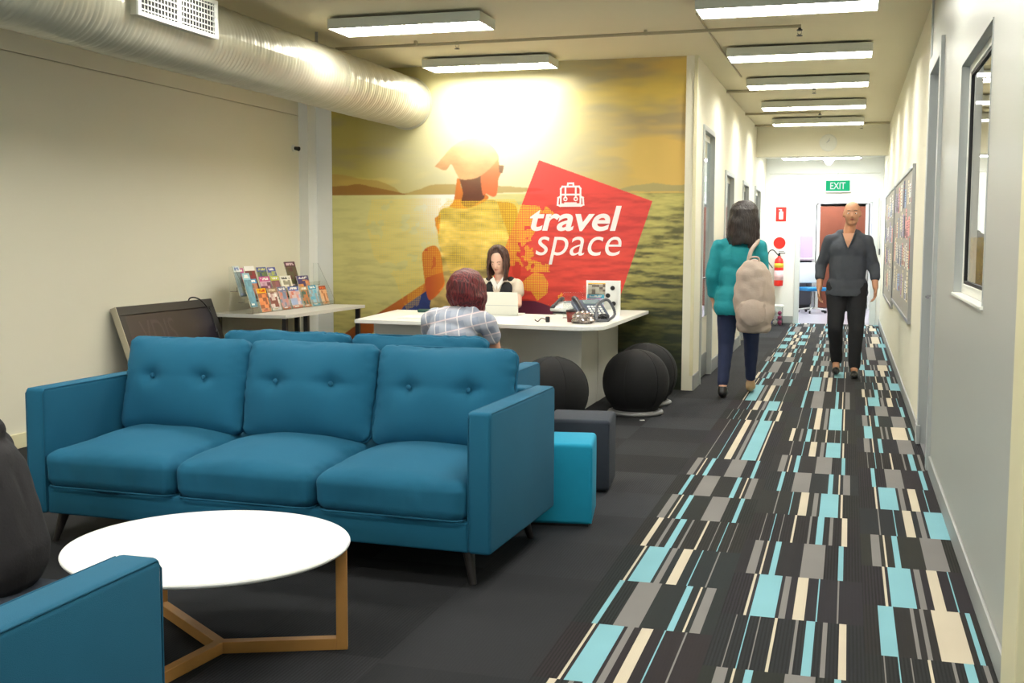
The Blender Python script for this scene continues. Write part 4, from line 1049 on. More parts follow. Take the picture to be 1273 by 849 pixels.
def phone(label, loc, rz, m1, m2, s=1.0, tilt=.45):
    t = thing('telephone', label, 'telephone', loc, rz)
    R = Euler((tilt, 0, 0)).to_matrix()
    bm = BM(); vs_ = box(bm, -.10*s, .10*s, -.11*s, .11*s, 0, .03*s, .008, 3)
    for v in vs_: v.co = R @ v.co + Vector((0, 0, .055*s))
    obj('body', bm, m1, t, smooth=True)
    bm = BM(); prism(bm, [(-.08*s, -.09*s), (.08*s, -.09*s), (.08*s, .10*s), (-.08*s, .10*s)], 0, .02*s); box(bm, -.07*s, .07*s, .02*s, .09*s, .02*s, .09*s); obj('stand', bm, m2, t)
    bm = BM(); pts = spline([(-.075*s, -.11*s, .055*s), (-.078*s, -.06*s, .082*s), (-.078*s, .03*s, .122*s), (-.075*s, .10*s, .135*s)], 6)
    path_tube(bm, pts, [.020*s if (k < 5 or k > len(pts)-6) else .013*s for k in range(len(pts))], 12); obj('handset', bm, m2, t, smooth=True)
    bm = BM(); vs_ = box(bm, -.03*s, .085*s, .045*s, .10*s, .0305*s, .033*s)
    for v in vs_: v.co = R @ v.co + Vector((0, 0, .055*s))
    obj('display', bm, mat('phone_display', srgb(120, 135, 140), .2), t)
    bm = BM()
    for i in range(4):
        for j in range(4): 
            vs_ = box(bm, -.02*s+i*.026*s, -.004*s+i*.026*s, -.09*s+j*.03*s, -.074*s+j*.03*s, .0305*s, .035*s)
            for v in vs_: v.co = R @ v.co + Vector((0, 0, .055*s))
    obj('keypad', bm, MATS['white_enamel'], t)
    return t
phone('large blue-grey desk telephone at the right end of the reception desk', (-2.02, 9.16, Z0), .55, mat('phone_blue_grey', srgb(72, 84, 104), .4), mat('phone_dark', srgb(34, 38, 50), .4), 1.25)
phone('low pale telephone in the middle of the desk, left of the clear stands', (-2.40, 9.86, Z0), -.25, mat('phone_pale', srgb(205, 206, 205), .4), mat('phone_dark2', srgb(60, 62, 66), .4), .95, .3)
def clear_stand(label, loc, rz, w_=.16, h_=.22):
    t = thing('acrylic_stand', label, 'stand', loc, rz)
    R = Euler((-.2, 0, 0)).to_matrix(); bm = BM(); vs_ = box(bm, -w_/2, w_/2, -.002, .002, 0, h_)
    for v in vs_: v.co = R @ v.co
    obj('front_sheet', bm, M_acryl, t)
    bm = BM(); box(bm, -w_/2, w_/2, 0, .09, 0, .004); obj('foot', bm, M_acryl, t)
    bm = BM(); vs_ = box(bm, -w_/2, w_/2, .02, .023, .004, h_*.6)
    for v in vs_: v.co = R @ v.co
    obj('back_sheet', bm, M_acryl, t)
clear_stand('empty clear acrylic stand left of the telephone on the desk', (-2.20, 9.30, Z0), .1)
clear_stand('second clear acrylic stand, behind the first one on the desk', (-2.12, 9.66, Z0), .1, .15, .26)
# white leaflet holder with three leaflets
t = thing('leaflet_holder', 'white leaflet holder standing behind the telephone on the desk', 'holder', (-2.04, 9.78, Z0), .12)
bm = BM(); box(bm, -.15, .15, .03, .04, 0, .30, .002); box(bm, -.15, .15, -.05, .03, 0, .012, .002); box(bm, .135, .15, -.05, .03, .012, .30, .002); box(bm, -.15, .15, -.055, -.05, 0, .05, .002); obj('holder_body', bm, M_white, t)
bm = BM()
for x, z in ((.10, .235), (.06, .17), (.11, .10)): lathe(bm, [(.012, .0), (.02, -.006), (.002, -.010)], 12, (x-.02, .029, z), 'Y')
obj('printed_marks', bm, M_dark, t)
def flat_brochure(label, loc, rz, pal, seed, wd, ht):
    brochure(label, 0, 0, wd, ht, pal, seed, loc=loc, rz=rz, lean=.12)
flat_brochure('yellow-topped brochure in the white holder on the desk', (-2.10, 9.79, Z0+.165), -PI/2+.12, [(245,190,30),(120,110,100),(200,190,170),(90,70,60),(240,120,40)], 201, .15, .13)
flat_brochure('pale blue brochure on the lower step of the white desk holder', (-2.10, 9.745, Z0+.02), -PI/2+.12, [(90,180,210),(235,238,240),(235,120,190),(200,220,235),(244,244,244)], 202, .15, .16)
# crumpled clear bag, cup, headset
def crumple(name, label, cat, loc, r, m, seed, sq=.6):
    bm = BM(); vs_ = bmesh.ops.create_icosphere(bm, subdivisions=4, radius=r)['verts']
    for v in vs_:
        n_ = v.co.normalized(); k = 1+.35*mnoise.noise(n_*2.2+Vector((seed, 0, 0)))+.22*abs(mnoise.noise(n_*6+Vector((seed, 3, 0))))
        v.co = n_*r*k; v.co.z = max(v.co.z*sq, -r*sq*.7)+r*sq*.7
    o = obj(name, bm, m, loc=loc); return tag(o, label, cat)
crumple('plastic_bag', 'crumpled silvery plastic bag in front of the blue-grey telephone', 'bag', (-1.99, 8.78, Z0), .085, mat('silver_film', srgb(150, 140, 134), .15, metal=.6), 2)
crumple('cable_bundle', 'dark coil of cable and pouch at the right end of the desk', 'cable', (-1.88, 9.02, Z0), .05, M_black, 6, .7)
bm = BM(); path_tube(bm, spline([(-1.90, 8.86, Z0+.02), (-1.92, 8.98, Z0+.13), (-1.86, 9.10, Z0+.17), (-1.81, 9.15, Z0+.06), (-1.84, 9.0, Z0+.014), (-1.93, 8.92, Z0+.012)], 8), .012); tag(obj('grey_hose', bm, mat('grey_rubber', srgb(86, 88, 94), .4)), 'thick grey looped cable beside the telephone on the desk', 'cable')
t = thing('cup', 'dark red and black paper cup beside the clear stand on the desk', 'cup', (-2.115, 8.90, Z0))
bm = BM(); lathe(bm, [(.030, 0), (.040, .085), (.037, .085), (.028, .004)], 24); obj('cup_wall', bm, mat('cup_red', srgb(120, 44, 34), .4), t, smooth=True)
bm = BM(); lathe(bm, [(.043, .083), (.043, .092), (.036, .098), (.002, .098)], 24); obj('lid', bm, M_black, t)
t = thing('earpiece', 'small black headset lying near the front edge of the desk', 'headset', (-2.30, 8.80, Z0), .3)
bm = BM(); box(bm, .0, .035, -.015, .02, 0, .045, .008, 3); obj('clip_body', bm, M_black, t, smooth=True)
bm = BM(); path_tube(bm, spline([(.01, 0, .02), (-.03, .01, .03), (-.06, 0, .006), (-.085, -.01, .02)], 6), .004); obj('boom', bm, M_black, t)
bm = BM(); box(bm, -.015, .02, -.01, .012, 0, .004, rot=Matrix.Rotation(.5, 3, 'Z')); tag(obj('paper_scrap', bm, M_white, loc=(-1.50, 8.70, .0005)), 'tiny white scrap of paper on the carpet by the ball stool', 'paper')

# ------------------------------------------------------------------ PEOPLE
def frame_items(c, s, yaw, pitch, roll=0):
    """head local axes: +y forward, z up, c = centre of skull"""
    R = Euler((pitch, roll, 0)).to_matrix(); R = Matrix.Rotation(yaw, 3, 'Z') @ R
    return lambda p: Vector(c) + R @ (Vector(p)*s), R
def head_items(c, s, yaw, pitch, roll=0):
    f, R = frame_items(c, s, yaw, pitch, roll); e = R.to_euler()
    E_ = lambda p, r: ('e', f(p), tuple(k*s for k in r), e)
    return [E_((0, -.010, .035), (.074, .094, .082)), E_((0, .026, -.02), (.066, .064, .075)), E_((0, .044, -.084), (.040, .038, .028)), E_((0, .018, -.062), (.060, .056, .040)), E_((0, .066, .0), (.046, .026, .06)),
            E_((.030, .062, -.020), (.024, .020, .024)), E_((-.030, .062, -.020), (.024, .020, .024)), E_((0, .070, .030), (.048, .020, .016)),
            ('c', f((0, .082, .012)), .0085*s, f((0, .103, -.026)), .013*s), E_((.011, .092, -.030), (.009, .009, .008)), E_((-.011, .092, -.030), (.009, .009, .008)),
            E_((0, .080, -.055), (.024, .014, .010)),
            E_((.077, -.008, -.004), (.010, .020, .032)), E_((-.077, -.008, -.004), (.010, .020, .032))]
def face_parts(t, c, s, yaw, pitch, roll=0, closed=False, brow=srgb(60, 40, 30)):
    f, R = frame_items(c, s, yaw, pitch, roll)
    for sx in (-1, 1):
        bm = BM(); vs_ = bmesh.ops.create_uvsphere(bm, u_segments=16, v_segments=10, radius=.0115*s)['verts']
        e_ = obj('eye', bm, M_skinf if closed else M_eye, t, loc=f((sx*.031, .0735, .004)), smooth=True)
        bm = BM(); bmesh.ops.create_uvsphere(bm, u_segments=12, v_segments=8, radius=.0062*s); obj('iris', bm, M_iris, e_, loc=R @ Vector((0, .0075*s, -.002*s)), smooth=True)
        bm = BM(); path_tube(bm, [f((sx*.017, .080, .012)), f((sx*.031, .0865, .015)), f((sx*.046, .076, .011))], .0026*s, 8); obj('eyelid', bm, M_skinf if closed else M_skin, t, smooth=True)
        bm = BM(); path_tube(bm, [f((sx*.016, .092, .028)), f((sx*.032, .092, .034)), f((sx*.048, .080, .028))], .0032*s, 6); obj('eyebrow', bm, mat('brow_%d' % int(brow[0]*1e4), brow, .8), t, smooth=True)
    bm = BM(); path_tube(bm, [f((-.022, .082, -.053)), f((-.010, .093, -.051)), f((0, .0945, -.053)), f((.010, .093, -.051)), f((.022, .082, -.053))], [.001*s, .004*s, .0045*s, .004*s, .001*s], 8); obj('lips', bm, M_lips, t, smooth=True)
def hair_items(c, s, yaw, pitch, roll, length, face_gap=1.0, vol=1.0, r0=.016, n=46, inward=.0, seed=1, part=.0, back_drop=0, cap=0):
    f, R = frame_items(c, s, yaw, pitch, roll); rr = random.Random(seed); its = []
    e = R.to_euler(); its.append(('e', f((0, -.026, .042)), (.084*s*vol, (.094+cap)*s*vol, .084*s*vol), e))
    for k in range(n):
        a_ = -PI/2 + (k/(n-1)-.5)*2*(PI-face_gap/1)       # around the back, leaving the face open
        a_ += rr.uniform(-.04, .04)
        dx, dy = math.cos(a_), math.sin(a_); pts = []
        for q in range(5):
            th_ = PI/2*(q/4)**.9
            pts.append(f((part*(1-q/4)+dx*.088*vol*math.sin(th_), -.015+dy*.102*vol*math.sin(th_), .045+.092*vol*math.cos(th_))))
        L_ = length*(rr.uniform(.86, 1.04)) + back_drop*max(0, -dy)
        last = pts[-1]
        for q in range(1, 5):
            out = 1+.10*math.sin(q/4*PI)*vol - inward*(q/4)**2
            p = f((dx*.088*vol*out, -.015+dy*.102*vol*out, .045)); p.z = last.z - L_*q/4 + 0; p.x += rr.uniform(-.006, .006); pts.append(p)
        for i in range(len(pts)-1):
            ra = r0*(1 if i < 5 else 1-.12*(i-4)); its.append(('c', pts[i], ra, pts[i+1], ra*.93))
    return its
def hand_items(w, d, n, s=1.0, curl=.5, side=1):
    """w wrist, d finger direction, n palm normal (towards which fingers curl), side: thumb side sign"""
    w, d, n = Vector(w), Vector(d).normalized(), Vector(n); n = (n-d*n.dot(d)).normalized(); x = d.cross(n)*side; its = []
    kn = []
    for k, (off, L_) in enumerate(((-.030, .058), (-.010, .072), (.011, .078), (.031, .070))):     # little .. index
        b = w + d*(.084 if k else .076)*s + x*off*s; kn.append(b)
        its.append(('c', w + d*.012*s + x*off*.55*s, .014*s, b, .0115*s))
        c1 = curl; p1 = b + (d*math.cos(c1*.7)+n*math.sin(c1*.7))*L_*.48*s; p2 = p1 + (d*math.cos(c1*1.6)+n*math.sin(c1*1.6))*L_*.30*s; p3 = p2 + (d*math.cos(c1*2.3)+n*math.sin(c1*2.3))*L_*.24*s
        its += [('c', b, .0095*s, p1, .0085*s), ('c', p1, .0085*s, p2, .0078*s), ('c', p2, .0078*s, p3, .0065*s)]
    tb = w + d*.030*s + x*.028*s; t1 = tb + (d*.55+x*.75+n*.25).normalized()*.040*s; t2 = t1 + (d*.85+x*.35+n*.35).normalized()*.032*s
    its += [('c', w + d*.012*s + x*.012*s, .015*s, tb, .014*s), ('c', tb, .013*s, t1, .010*s), ('c', t1, .010*s, t2, .008*s)]
    return its
def hem(me, z, j=.004):
    for v in me.vertices:
        if v.co.z < z: v.co.z = z + j*mnoise.noise(v.co*30)
    return me
def chain(*pr):
    return [('c', pr[i], pr[i+1], pr[i+2], pr[i+3]) for i in range(0, len(pr)-2, 2)]
def shoe(name, t, ank, heading, m, L_=.26):
    h = Vector((math.sin(heading)*-1, math.cos(heading), 0)) if False else Vector((math.cos(heading), math.sin(heading), 0))
    a_ = Vector((ank[0], ank[1], ank[2])); z = a_.z-.085
    its = [('c', a_+Vector((0, 0, -.01)), .044, Vector((a_.x, a_.y, z+.045)) - h*.02, .042), ('c', Vector((a_.x, a_.y, z+.042))-h*.03, .038, Vector((a_.x, a_.y, z+.036))+h*.12, .040), ('c', Vector((a_.x, a_.y, z+.036))+h*.10, .038, Vector((a_.x, a_.y, z+.028))+h*.16, .026)]
    me = remesh(its, .008, 4)
    for v in me.vertices: v.co.z = max(v.co.z, z+.002)
    o = obj(name, me, m, t, smooth=True)
    return o

# -- man walking towards the camera -------------------------------------------------
def mkbody(t, items, m, voxel=.009): return obj('body', remesh(items, voxel, 5), m, t, smooth=True)
M_greytop = mat('dark_grey_jersey', srgb(70, 74, 82), .9, var=.06, vscale=12, bump=.3, bscale=40)
M_blacktr = mat('black_trousers', srgb(34, 34, 38), .85, bump=.25, bscale=30)
M_blackshoe = mat('black_leather', srgb(22, 21, 22), .35)
t = thing('person', 'bald man in a dark grey V-neck top and black trousers walking towards the camera', 'person', (-.01, 12.15, 0), PI)
# local frame: +y is the direction he walks, +x his right when rotated by pi (appears on the left)
hc = (-.03, .02, 1.655)
sh = 1.44; hipz = .93
LLEG = [(-.095, 0, hipz), .098, (-.10, .10, .50), .062, (-.095, .03, .10), .042]
RLEG = [(.095, 0, hipz), .098, (.10, .06, .50), .062, (.085, -.16, .14), .042]
torso = [('e', (0, 0, .97), (.165, .115, .13)), ('e', (0, .01, 1.10), (.155, .115, .15)), ('e', (0, .005, 1.28), (.175, .12, .17)), ('c', (-.11, 0, 1.38), .052, (.11, 0, 1.38), .052), ('c', (-.05, 0, 1.43), .045, (.05, 0, 1.43), .045)]
neck = chain((0, 0, 1.44), .062, (hc[0]*.8, .01, 1.58), .055)
armL = [(-.180, 0, 1.385), .052, (-.255, -.03, 1.14), .044, (-.275, .10, .92), .030]
armR = [(.180, 0, 1.385), .052, (.26, -.05, 1.14), .044, (.27, .03, .90), .030]
body = torso + neck + head_items(hc, 1.06, 0, 0) + chain(*armL) + chain(*armR) + chain(*LLEG) + chain(*RLEG) + hand_items(armL[4], (0, .25, -1), (1, .2, 0), 1.05, .5, -1) + hand_items(armR[4], (0, .1, -1), (-1, .2, 0), 1.05, .5, 1)
body += chain(LLEG[4], .04, (-.095, .12, .045), .03) + chain(RLEG[4], .04, (.085, -.05, .04), .03)
mkbody(t, body, M_skint)
face_parts(t, hc, 1.06, 0, 0, brow=srgb(110, 95, 85))
bm_ = [('e', hc[:2]+(hc[2]+.02,), (.083, .098, .07))]
cl = [('e', (0, .005, 1.10), (.185, .138, .36)), ('e', (0, .005, 1.30), (.19, .135, .16)), ('c', (-.12, 0, 1.40), .068, (.12, 0, 1.40), .068), ('c', (-.08, -.015, 1.45), .052, (.08, -.015, 1.45), .052),
      ('c', (-.180, 0, 1.385), .066, (-.250, -.03, 1.14), .057), ('c', (-.255, -.03, 1.14), .060, (-.27, .045, 1.02), .052), ('c', (.180, 0, 1.385), .066, (.255, -.05, 1.14), .057), ('c', (.26, -.05, 1.14), .060, (.268, -.01, 1.02), .052)]
cl += [('e', (0, 0, .93), (.205, .145, .16)), ('e', (0, 0, .86), (.212, .15, .14))]
top = hem(remesh(cl, .010, 5, .006), .83)
obj('jersey', top, M_greytop, t, smooth=True)
bm = BM(); vs_ = [bm.verts.new(p) for p in ((-.062, .105, 1.462), (.062, .105, 1.462), (.035, .137, 1.39), (0, .150, 1.315), (-.035, .137, 1.39))]; bm.faces.new(vs_)
r_ = bmesh.ops.extrude_face_region(bm, geom=bm.faces[:]); 
for v in [g for g in r_['geom'] if isinstance(g, bmesh.types.BMVert)]: v.co.y -= .05
obj('open_neck', bm, M_skint, t)
bm = BM(); path_tube(bm, [(-.066, .106, 1.468), (-.037, .142, 1.385), (0, .155, 1.305), (.037, .142, 1.385), (.066, .106, 1.468)], .007); obj('collar', bm, M_greytop, t)
tr = [('e', (0, 0, .95), (.175, .125, .11))] + chain((-.095, 0, .93), .112, (-.10, .10, .50), .078, (-.095, .03, .13), .062) + chain((.095, 0, .93), .112, (.10, .06, .50), .078, (.085, -.16, .16), .062)
obj('trousers', remesh(tr, .010, 4, .006), M_blacktr, t, smooth=True)
shoe('shoe', t, (-.095, .03, .088), PI/2, M_blackshoe); shoe('shoe', t, (.085, -.16, .10), PI/2, M_blackshoe)

# -- woman walking away with a bag -------------------------------------------------
M_tealtop = mat('bright_teal_top', srgb(22, 140, 150), .8, var=.06, vscale=10, bump=.3, bscale=40)
M_jeans = mat('dark_blue_jeans', srgb(34, 44, 76), .85, var=.15, vscale=18, bump=.2, bscale=300)
M_darkhair = hair_mat('dark_brown_hair', srgb(24, 18, 18), srgb(48, 38, 36))
t = thing('person', 'long-haired person in a bright teal top and dark jeans walking away', 'person', (-.93, 10.30, 0), 0)
hc = (.03, .03, 1.565)
torso = [('e', (0, 0, .92), (.17, .13, .13)), ('e', (0, 0, 1.06), (.135, .105, .14)), ('e', (0, .005, 1.22), (.155, .12, .16)), ('c', (-.115, 0, 1.345), .055, (.115, 0, 1.345), .055)]
LL = [(-.09, 0, .88), .10, (-.10, .02, .47), .06, (-.11, -.10, .10), .038]; RL = [(.09, 0, .88), .10, (.11, .16, .50), .06, (.10, .30, .12), .038]
aL = [(-.175, 0, 1.33), .05, (-.235, -.04, 1.08), .038, (-.225, .06, .86), .027]; aR = [(.175, 0, 1.33), .05, (.215, -.02, 1.08), .038, (.16, .13, .98), .027]
body = torso + chain((0, 0, 1.36), .052, (.02, .02, 1.48), .048) + head_items(hc, 1.0, 0, 0) + chain(*aL) + chain(*aR) + chain(*LL) + chain(*RL) + hand_items(aL[4], (0, .2, -1), (1, .2, 0), .95, .5, -1) + hand_items(aR[4], (-.4, .6, .3), (-.5, 0, -.6), .95, 1.0, 1)
body += chain(LL[4], .036, (-.11, 0, .04), .028) + chain(RL[4], .036, (.10, .40, .05), .028)
mkbody(t, body, M_skin); face_parts(t, hc, 1.0, 0, 0)
cl = [('e', (0, 0, .80), (.218, .175, .14)), ('e', (0, 0, .88), (.212, .165, .17)), ('e', (0, 0, 1.04), (.172, .135, .26)), ('e', (0, .005, 1.22), (.178, .138, .17)), ('c', (-.12, 0, 1.34), .066, (.12, 0, 1.34), .066),
      ('c', aL[0], .068, aL[2], .056), ('c', aL[2], .056, (-.228, .03, .92), .046), ('c', aR[0], .068, aR[2], .056), ('c', aR[2], .056, (.175, .10, 1.0), .046)]
obj('teal_top', hem(remesh(cl, .010, 5, .010), .735, .01), M_tealtop, t, smooth=True)
obj('jeans', remesh([('e', (0, 0, .88), (.175, .135, .12))] + chain((-.09, 0, .88), .108, LL[2], .070, (-.11, -.09, .13), .048) + chain((.09, 0, .88), .108, RL[2], .070, (.10, .29, .15), .048), .010, 4, .004), M_jeans, t, smooth=True)
obj('hair', remesh(hair_items(hc, 1.06, 0, 0, 0, .27, 1.0, 1.16, .021, 50, -.16, 3), .008, 1, .014), M_darkhair, t, smooth=True)
shoe('shoe', t, (-.11, -.10, .088), PI/2, M_blackshoe); shoe('shoe', t, (.10, .30, .095), PI/2, mat('tan_shoe', srgb(170, 140, 100), .5))
# her bag
M_bag = mat('beige_canvas', srgb(176, 160, 148), .9, var=.08, vscale=12, bump=.3, bscale=60)
t = thing('backpack', 'beige backpack slung over one shoulder of the person in teal', 'backpack', (-.775, 10.06, .93))
its = [('e', (0, 0, -.03), (.178, .115, .315)), ('e', (.01, -.03, -.16), (.168, .115, .16)), ('e', (-.01, .0, .12), (.150, .10, .18)), ('c', (-.09, -.02, -.28), .06, (.10, -.02, -.28), .06)]
obj('bag_body', remesh(its, .010, 5, .012), M_bag, t, smooth=True)
obj('front_pocket', remesh([('e', (0, -.105, -.16), (.12, .05, .12)), ('c', (-.08, -.10, -.09), .03, (.08, -.10, -.09), .03)], .009, 4, .004), M_bag, t, smooth=True)
bm = BM(); path_tube(bm, spline([(-.06, .02, .24), (-.04, .06, .36), (-.0, .14, .43), (.01, .26, .455), (.0, .36, .40), (.05, .36, .20), (.10, .22, -.05), (.13, .06, -.20)], 8), .018); obj('shoulder_strap', bm, M_bag, t, smooth=True)
bm = BM(); path_tube(bm, spline([(-.04, -.01, .26), (-.03, -.02, .31), (.03, -.02, .31), (.04, -.01, .26)], 6), .009); obj('top_handle', bm, M_bag, t)

# -- receptionist ----------------------------------------------------------------
M_brownhair = hair_mat('brown_hair', srgb(48, 32, 28), srgb(92, 62, 50))
M_blouse = mat('beige_blouse', srgb(206, 192, 172), .8, var=.06, bump=.2, bscale=60)
t = thing('person', 'receptionist with long brown hair, black vest and beige blouse looking down at the laptop', 'person', (-3.08, 10.13, 0), PI)
# faces the camera after rotation: local +y forward, local +x is image left
hc = (-.0, .07, 1.19); P_ = (-.55)
body = [('e', (0, 0, .58), (.16, .13, .14)), ('e', (0, .0, .74), (.125, .10, .14)), ('e', (0, .01, .89), (.145, .105, .13)), ('c', (-.11, 0, .985), .048, (.11, 0, .985), .048)]
body += chain((0, 0, .98), .045, (0, .05, 1.12), .043) + head_items(hc, .93, 0, P_*.75)
aL = [(-.16, 0, .97), .046, (-.205, .12, .80), .036, (-.06, .36, .772), .026]; aR = [(.16, 0, .97), .046, (.215, .12, .80), .036, (.16, .36, .772), .026]
body += chain(*aL) + chain(*aR) + hand_items(aL[4], (.5, .8, -.05), (0, 0, -1), .92, .45, 1) + hand_items(aR[4], (-.2, 1, -.05), (0, 0, -1), .92, .45, -1)
for s in (-1, 1): body += chain((s*.09, 0, .54), .085, (s*.10, .40, .54), .06, (s*.10, .36, .12), .042, (s*.10, .48, .04), .03)
mkbody(t, body, M_skinf, .008); face_parts(t, hc, .93, 0, P_*.75, closed=True, brow=srgb(90, 60, 48))
obj('blouse', remesh([('e', (0, 0, .74), (.140, .115, .14)), ('e', (0, .01, .89), (.156, .116, .13)), ('c', (-.12, 0, .98), .056, (.12, 0, .98), .056), ('c', aL[0], .060, (-.182, .045, .905), .058), ('c', aR[0], .060, (.187, .045, .905), .058)], .008, 4, .006), M_blouse, t, smooth=True)
obj('black_vest', remesh([('e', (0, 0, .72), (.150, .124, .16)), ('e', (0, .014, .80), (.152, .126, .12)), ('e', (-.065, .012, .88), (.098, .122, .13)), ('e', (.065, .012, .88), (.098, .122, .13)), ('c', (-.095, .0, .93), .068, (-.10, 0, 1.0), .050), ('c', (.095, .0, .93), .068, (.10, 0, 1.0), .050)], .008, 4), mat('black_knit', srgb(26, 26, 30), .85), t, smooth=True)
bm = BM()
for s in (-1, 1):
    vs_ = [bm.verts.new(p) for p in ((s*.012, .115, .93), (s*.07, .085, 1.02), (s*.045, .06, 1.045), (0, .095, .975))]
    f_ = bm.faces.new(vs_); r_ = bmesh.ops.extrude_face_region(bm, geom=[f_])
    for v in [g for g in r_['geom'] if isinstance(g, bmesh.types.BMVert)]: v.co.y += .010
obj('white_collar', bm, M_white, t)
obj('hair', remesh(hair_items(hc, .95, 0, P_*.75, 0, .20, 1.02, 1.06, .014, 52, .05, 5, cap=-.012), .007, 1, .006), M_brownhair, t, smooth=True)
obj('skirt', remesh([('e', (0, 0, .56), (.172, .142, .13))] + chain((-.09, 0, .54), .098, (-.10, .38, .54), .078) + chain((.09, 0, .54), .098, (.10, .38, .54), .078), .010, 4), M_black, t, smooth=True)
for s in (-1, 1): shoe('shoe', t, (s*.10, .36, .09), PI/2, M_blackshoe)
tt = office_chair('desk_chair', 'black swivel chair under the receptionist behind the desk', (-3.08, 10.11, -.03), PI, M_black, M_black)
for c_ in children(tt):
    if c_.name.startswith(('backrest', 'back_support')): bpy.data.objects.remove(c_)
tt.location.z = 0

# -- red-haired visitor, seen from behind -------------------------------------------
M_redhair = hair_mat('dark_red_hair', srgb(62, 20, 26), srgb(124, 42, 44))
def plaid():
    m = bpy.data.materials.new('grey_plaid_cotton'); m.use_nodes = True; nt = m.node_tree; b = nt.nodes['Principled BSDF']; b.inputs['Roughness'].default_value = .85
    tc = nt.nodes.new('ShaderNodeTexCoord'); sx = nt.nodes.new('ShaderNodeSeparateXYZ'); 
    mp = nt.nodes.new('ShaderNodeMapping'); mp.inputs['Rotation'].default_value = (0, math.radians(14), 0); nt.links.new(tc.outputs['Object'], mp.inputs[0]); nt.links.new(mp.outputs[0], sx.inputs[0])
    def line(sock, per, w_, off=0):
        a_ = nt.nodes.new('ShaderNodeMath'); a_.operation = 'MULTIPLY_ADD'; a_.inputs[1].default_value = 1/per; a_.inputs[2].default_value = off+20; nt.links.new(sock, a_.inputs[0])
        f_ = nt.nodes.new('ShaderNodeMath'); f_.operation = 'FRACT'; nt.links.new(a_.outputs[0], f_.inputs[0])
        g_ = nt.nodes.new('ShaderNodeMath'); g_.operation = 'LESS_THAN'; g_.inputs[1].default_value = w_; nt.links.new(f_.outputs[0], g_.inputs[0]); return g_.outputs[0]
    def mixn(fac, a_, col):
        n = nt.nodes.new('ShaderNodeMix'); n.data_type = 'RGBA'; nt.links.new(fac, n.inputs[0]); n.inputs[7].default_value = (*col, 1)
        if isinstance(a_, tuple): n.inputs[6].default_value = (*a_, 1)
        else: nt.links.new(a_, n.inputs[6])
        return n.outputs[2]
    c = mixn(line(sx.outputs[0], .088, .5), srgb(168, 174, 188), srgb(150, 158, 176))
    c = mixn(line(sx.outputs[2], .088, .42, .3), c, srgb(172, 174, 186))
    c = mixn(line(sx.outputs[0], .088, .09), c, srgb(226, 222, 222)); c = mixn(line(sx.outputs[2], .088, .10), c, srgb(222, 206, 208))
    nt.links.new(c, b.inputs['Base Color']); return m
t = thing('person', 'red-haired person in a grey plaid shirt sitting at the desk, back to the camera', 'person', (-2.74, 7.80, 0), 0)
hc = (.062, .16, .985)
body = [('e', (0, 0, .58), (.18, .15, .13)), ('e', (.0, .01, .68), (.17, .13, .13)), ('e', (.02, .05, .77), (.185, .125, .11)), ('c', (-.14, .07, .82), .06, (.20, .07, .81), .06)]
body += chain((.03, .08, .80), .055, (.055, .13, .93), .05) + head_items(hc, 1.05, -.35, -.35)
aL = [(-.19, .07, .80), .052, (-.24, .22, .62), .042, (-.12, .42, .60), .03]; aR = [(.25, .07, .79), .052, (.27, .20, .60), .042, (.18, .42, .60), .03]
body += chain(*aL) + chain(*aR) + hand_items(aL[4], (.6, .7, 0), (0, 0, -1), .95, .5, 1) + hand_items(aR[4], (-.6, .7, 0), (0, 0, -1), .95, .5, -1)
for s in (-1, 1): body += chain((s*.10, .03, .60), .09, (s*.13, .42, .56), .065, (s*.13, .38, .12), .042, (s*.13, .50, .04), .03)
mkbody(t, body, M_skin); face_parts(t, hc, 1.05, -.35, -.35)
obj('plaid_shirt', remesh([('e', (0, 0, .60), (.196, .165, .14)), ('e', (.0, .01, .69), (.188, .15, .14)), ('e', (.02, .05, .78), (.205, .145, .115)), ('c', (-.15, .07, .82), .072, (.21, .07, .81), .072), ('c', (-.06, .08, .86), .05, (.14, .08, .86), .05),
     ('c', aL[0], .070, (-.225, .15, .71), .068), ('c', aR[0], .070, (.262, .14, .69), .068)], .009, 5, .006), plaid(), t, smooth=True)
obj('trousers', remesh([('e', (0, 0, .585), (.19, .16, .09))] + chain((-.10, .03, .60), .10, (-.13, .42, .56), .08, (-.13, .38, .15), .055) + chain((.10, .03, .60), .10, (.13, .42, .56), .08, (.13, .38, .15), .055), .010, 4), M_jeans, t, smooth=True)
obj('hair', remesh(hair_items(hc, 1.10, -.35, -.35, 0, .165, .95, 1.24, .019, 50, .16, 9), .008, 1, .012), M_redhair, t, smooth=True)
for s in (-1, 1): shoe('shoe', t, (s*.13, .38, .09), PI/2, M_blackshoe)

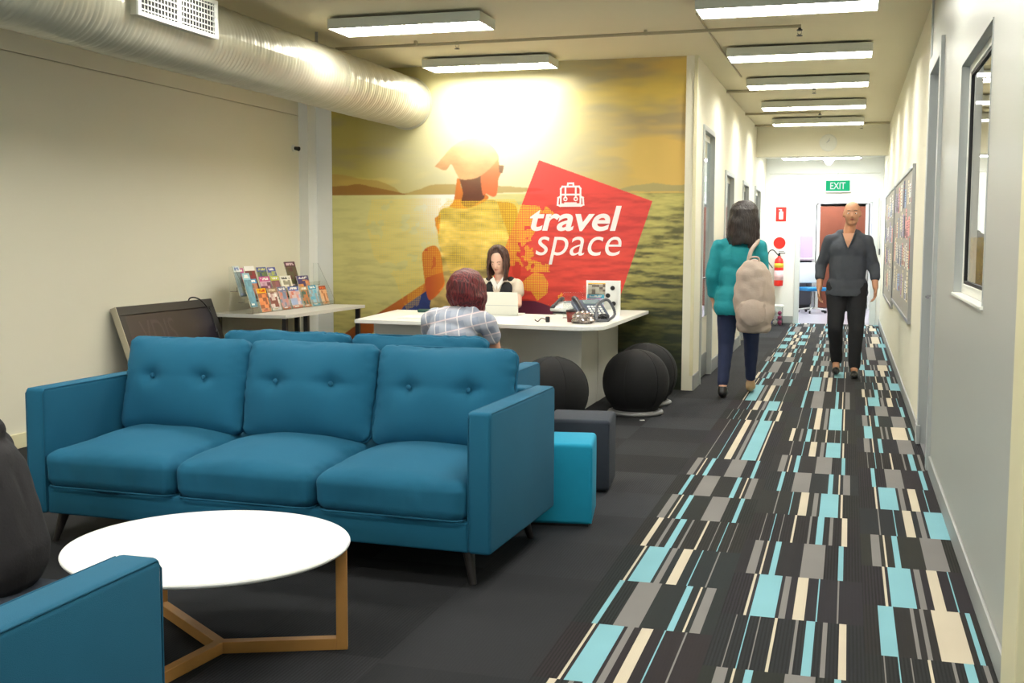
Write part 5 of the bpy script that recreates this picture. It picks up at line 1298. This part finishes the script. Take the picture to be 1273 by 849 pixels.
# -- person at the left edge ----------------------------------------------------------
M_hood = mat('charcoal_hoodie', srgb(40, 38, 40), .95, var=.1, vscale=8, bump=.2, bscale=90)
t = thing('person', 'person in a charcoal hoodie sitting low at the left edge of the frame', 'person', (-3.09, 3.56, 0), PI/2+.15)
hc = (.0, .10, .69)
body = [('e', (0, 0, .25), (.17, .15, .14)), ('e', (.0, .03, .40), (.155, .13, .14)), ('e', (-.01, .07, .52), (.17, .13, .12)), ('c', (-.13, .10, .60), .06, (.13, .10, .60), .06)] + chain((0, .10, .58), .055, (0, .10, .64), .05) + head_items(hc, 1.02, .0, -.55)
aL = [(-.18, .10, .58), .054, (-.25, .25, .40), .044, (-.15, .42, .36), .03]; aR = [(.17, .10, .57), .054, (.20, .10, .33), .044, (.12, .32, .32), .03]
body += chain(*aL) + chain(*aR) + hand_items(aL[4], (.5, .8, 0), (0, 0, -1), 1, .6, 1) + hand_items(aR[4], (-.5, .8, 0), (0, 0, -1), 1, .6, -1)
for s in (-1, 1): body += chain((s*.10, .02, .24), .09, (s*.14, .40, .36), .065, (s*.13, .46, .11), .042, (s*.13, .58, .04), .03)
mkbody(t, body, M_skin); face_parts(t, hc, 1.02, .0, -.55)
obj('hoodie', remesh([('c', (-.03, 0, .20), .185, (-.05, .05, .47), .150), ('c', (.03, 0, .20), .185, (.05, .05, .47), .150), ('e', (0, .07, .52), (.20, .155, .13)), ('c', (-.13, .10, .60), .078, (.13, .10, .60), .078), ('c', (-.07, .04, .66), .06, (.05, .04, .66), .06),
     ('c', aL[0], .076, aL[2], .066), ('c', aL[2], .066, (-.17, .38, .37), .05), ('c', aR[0], .076, aR[2], .066), ('c', aR[2], .066, (.14, .27, .32), .05)], .010, 10, .004), M_hood, t, smooth=True)
obj('trousers', remesh(chain((-.10, .02, .24), .10, (-.14, .40, .36), .08, (-.13, .46, .15), .055) + chain((.10, .02, .24), .10, (.14, .40, .36), .08, (.13, .46, .15), .055) + [('e', (0, 0, .23), (.185, .165, .11))], .010, 4), M_blacktr, t, smooth=True)
obj('hair', remesh(hair_items(hc, 1.04, .0, -.55, 0, .10, .95, 1.08, .018, 46, .0, 12), .008, 2, .006), M_darkhair, t, smooth=True)
for s in (-1, 1): shoe('shoe', t, (s*.13, .46, .09), PI/2, M_blackshoe)
bm = BM(); box(bm, -.17, .17, -.15, .17, 0, .06, .02, 4); tag(obj('floor_cushion', bm, M_grey, loc=(-3.09, 3.56, 0.0), smooth=True), 'grey floor cushion under the person at the left edge', 'cushion')
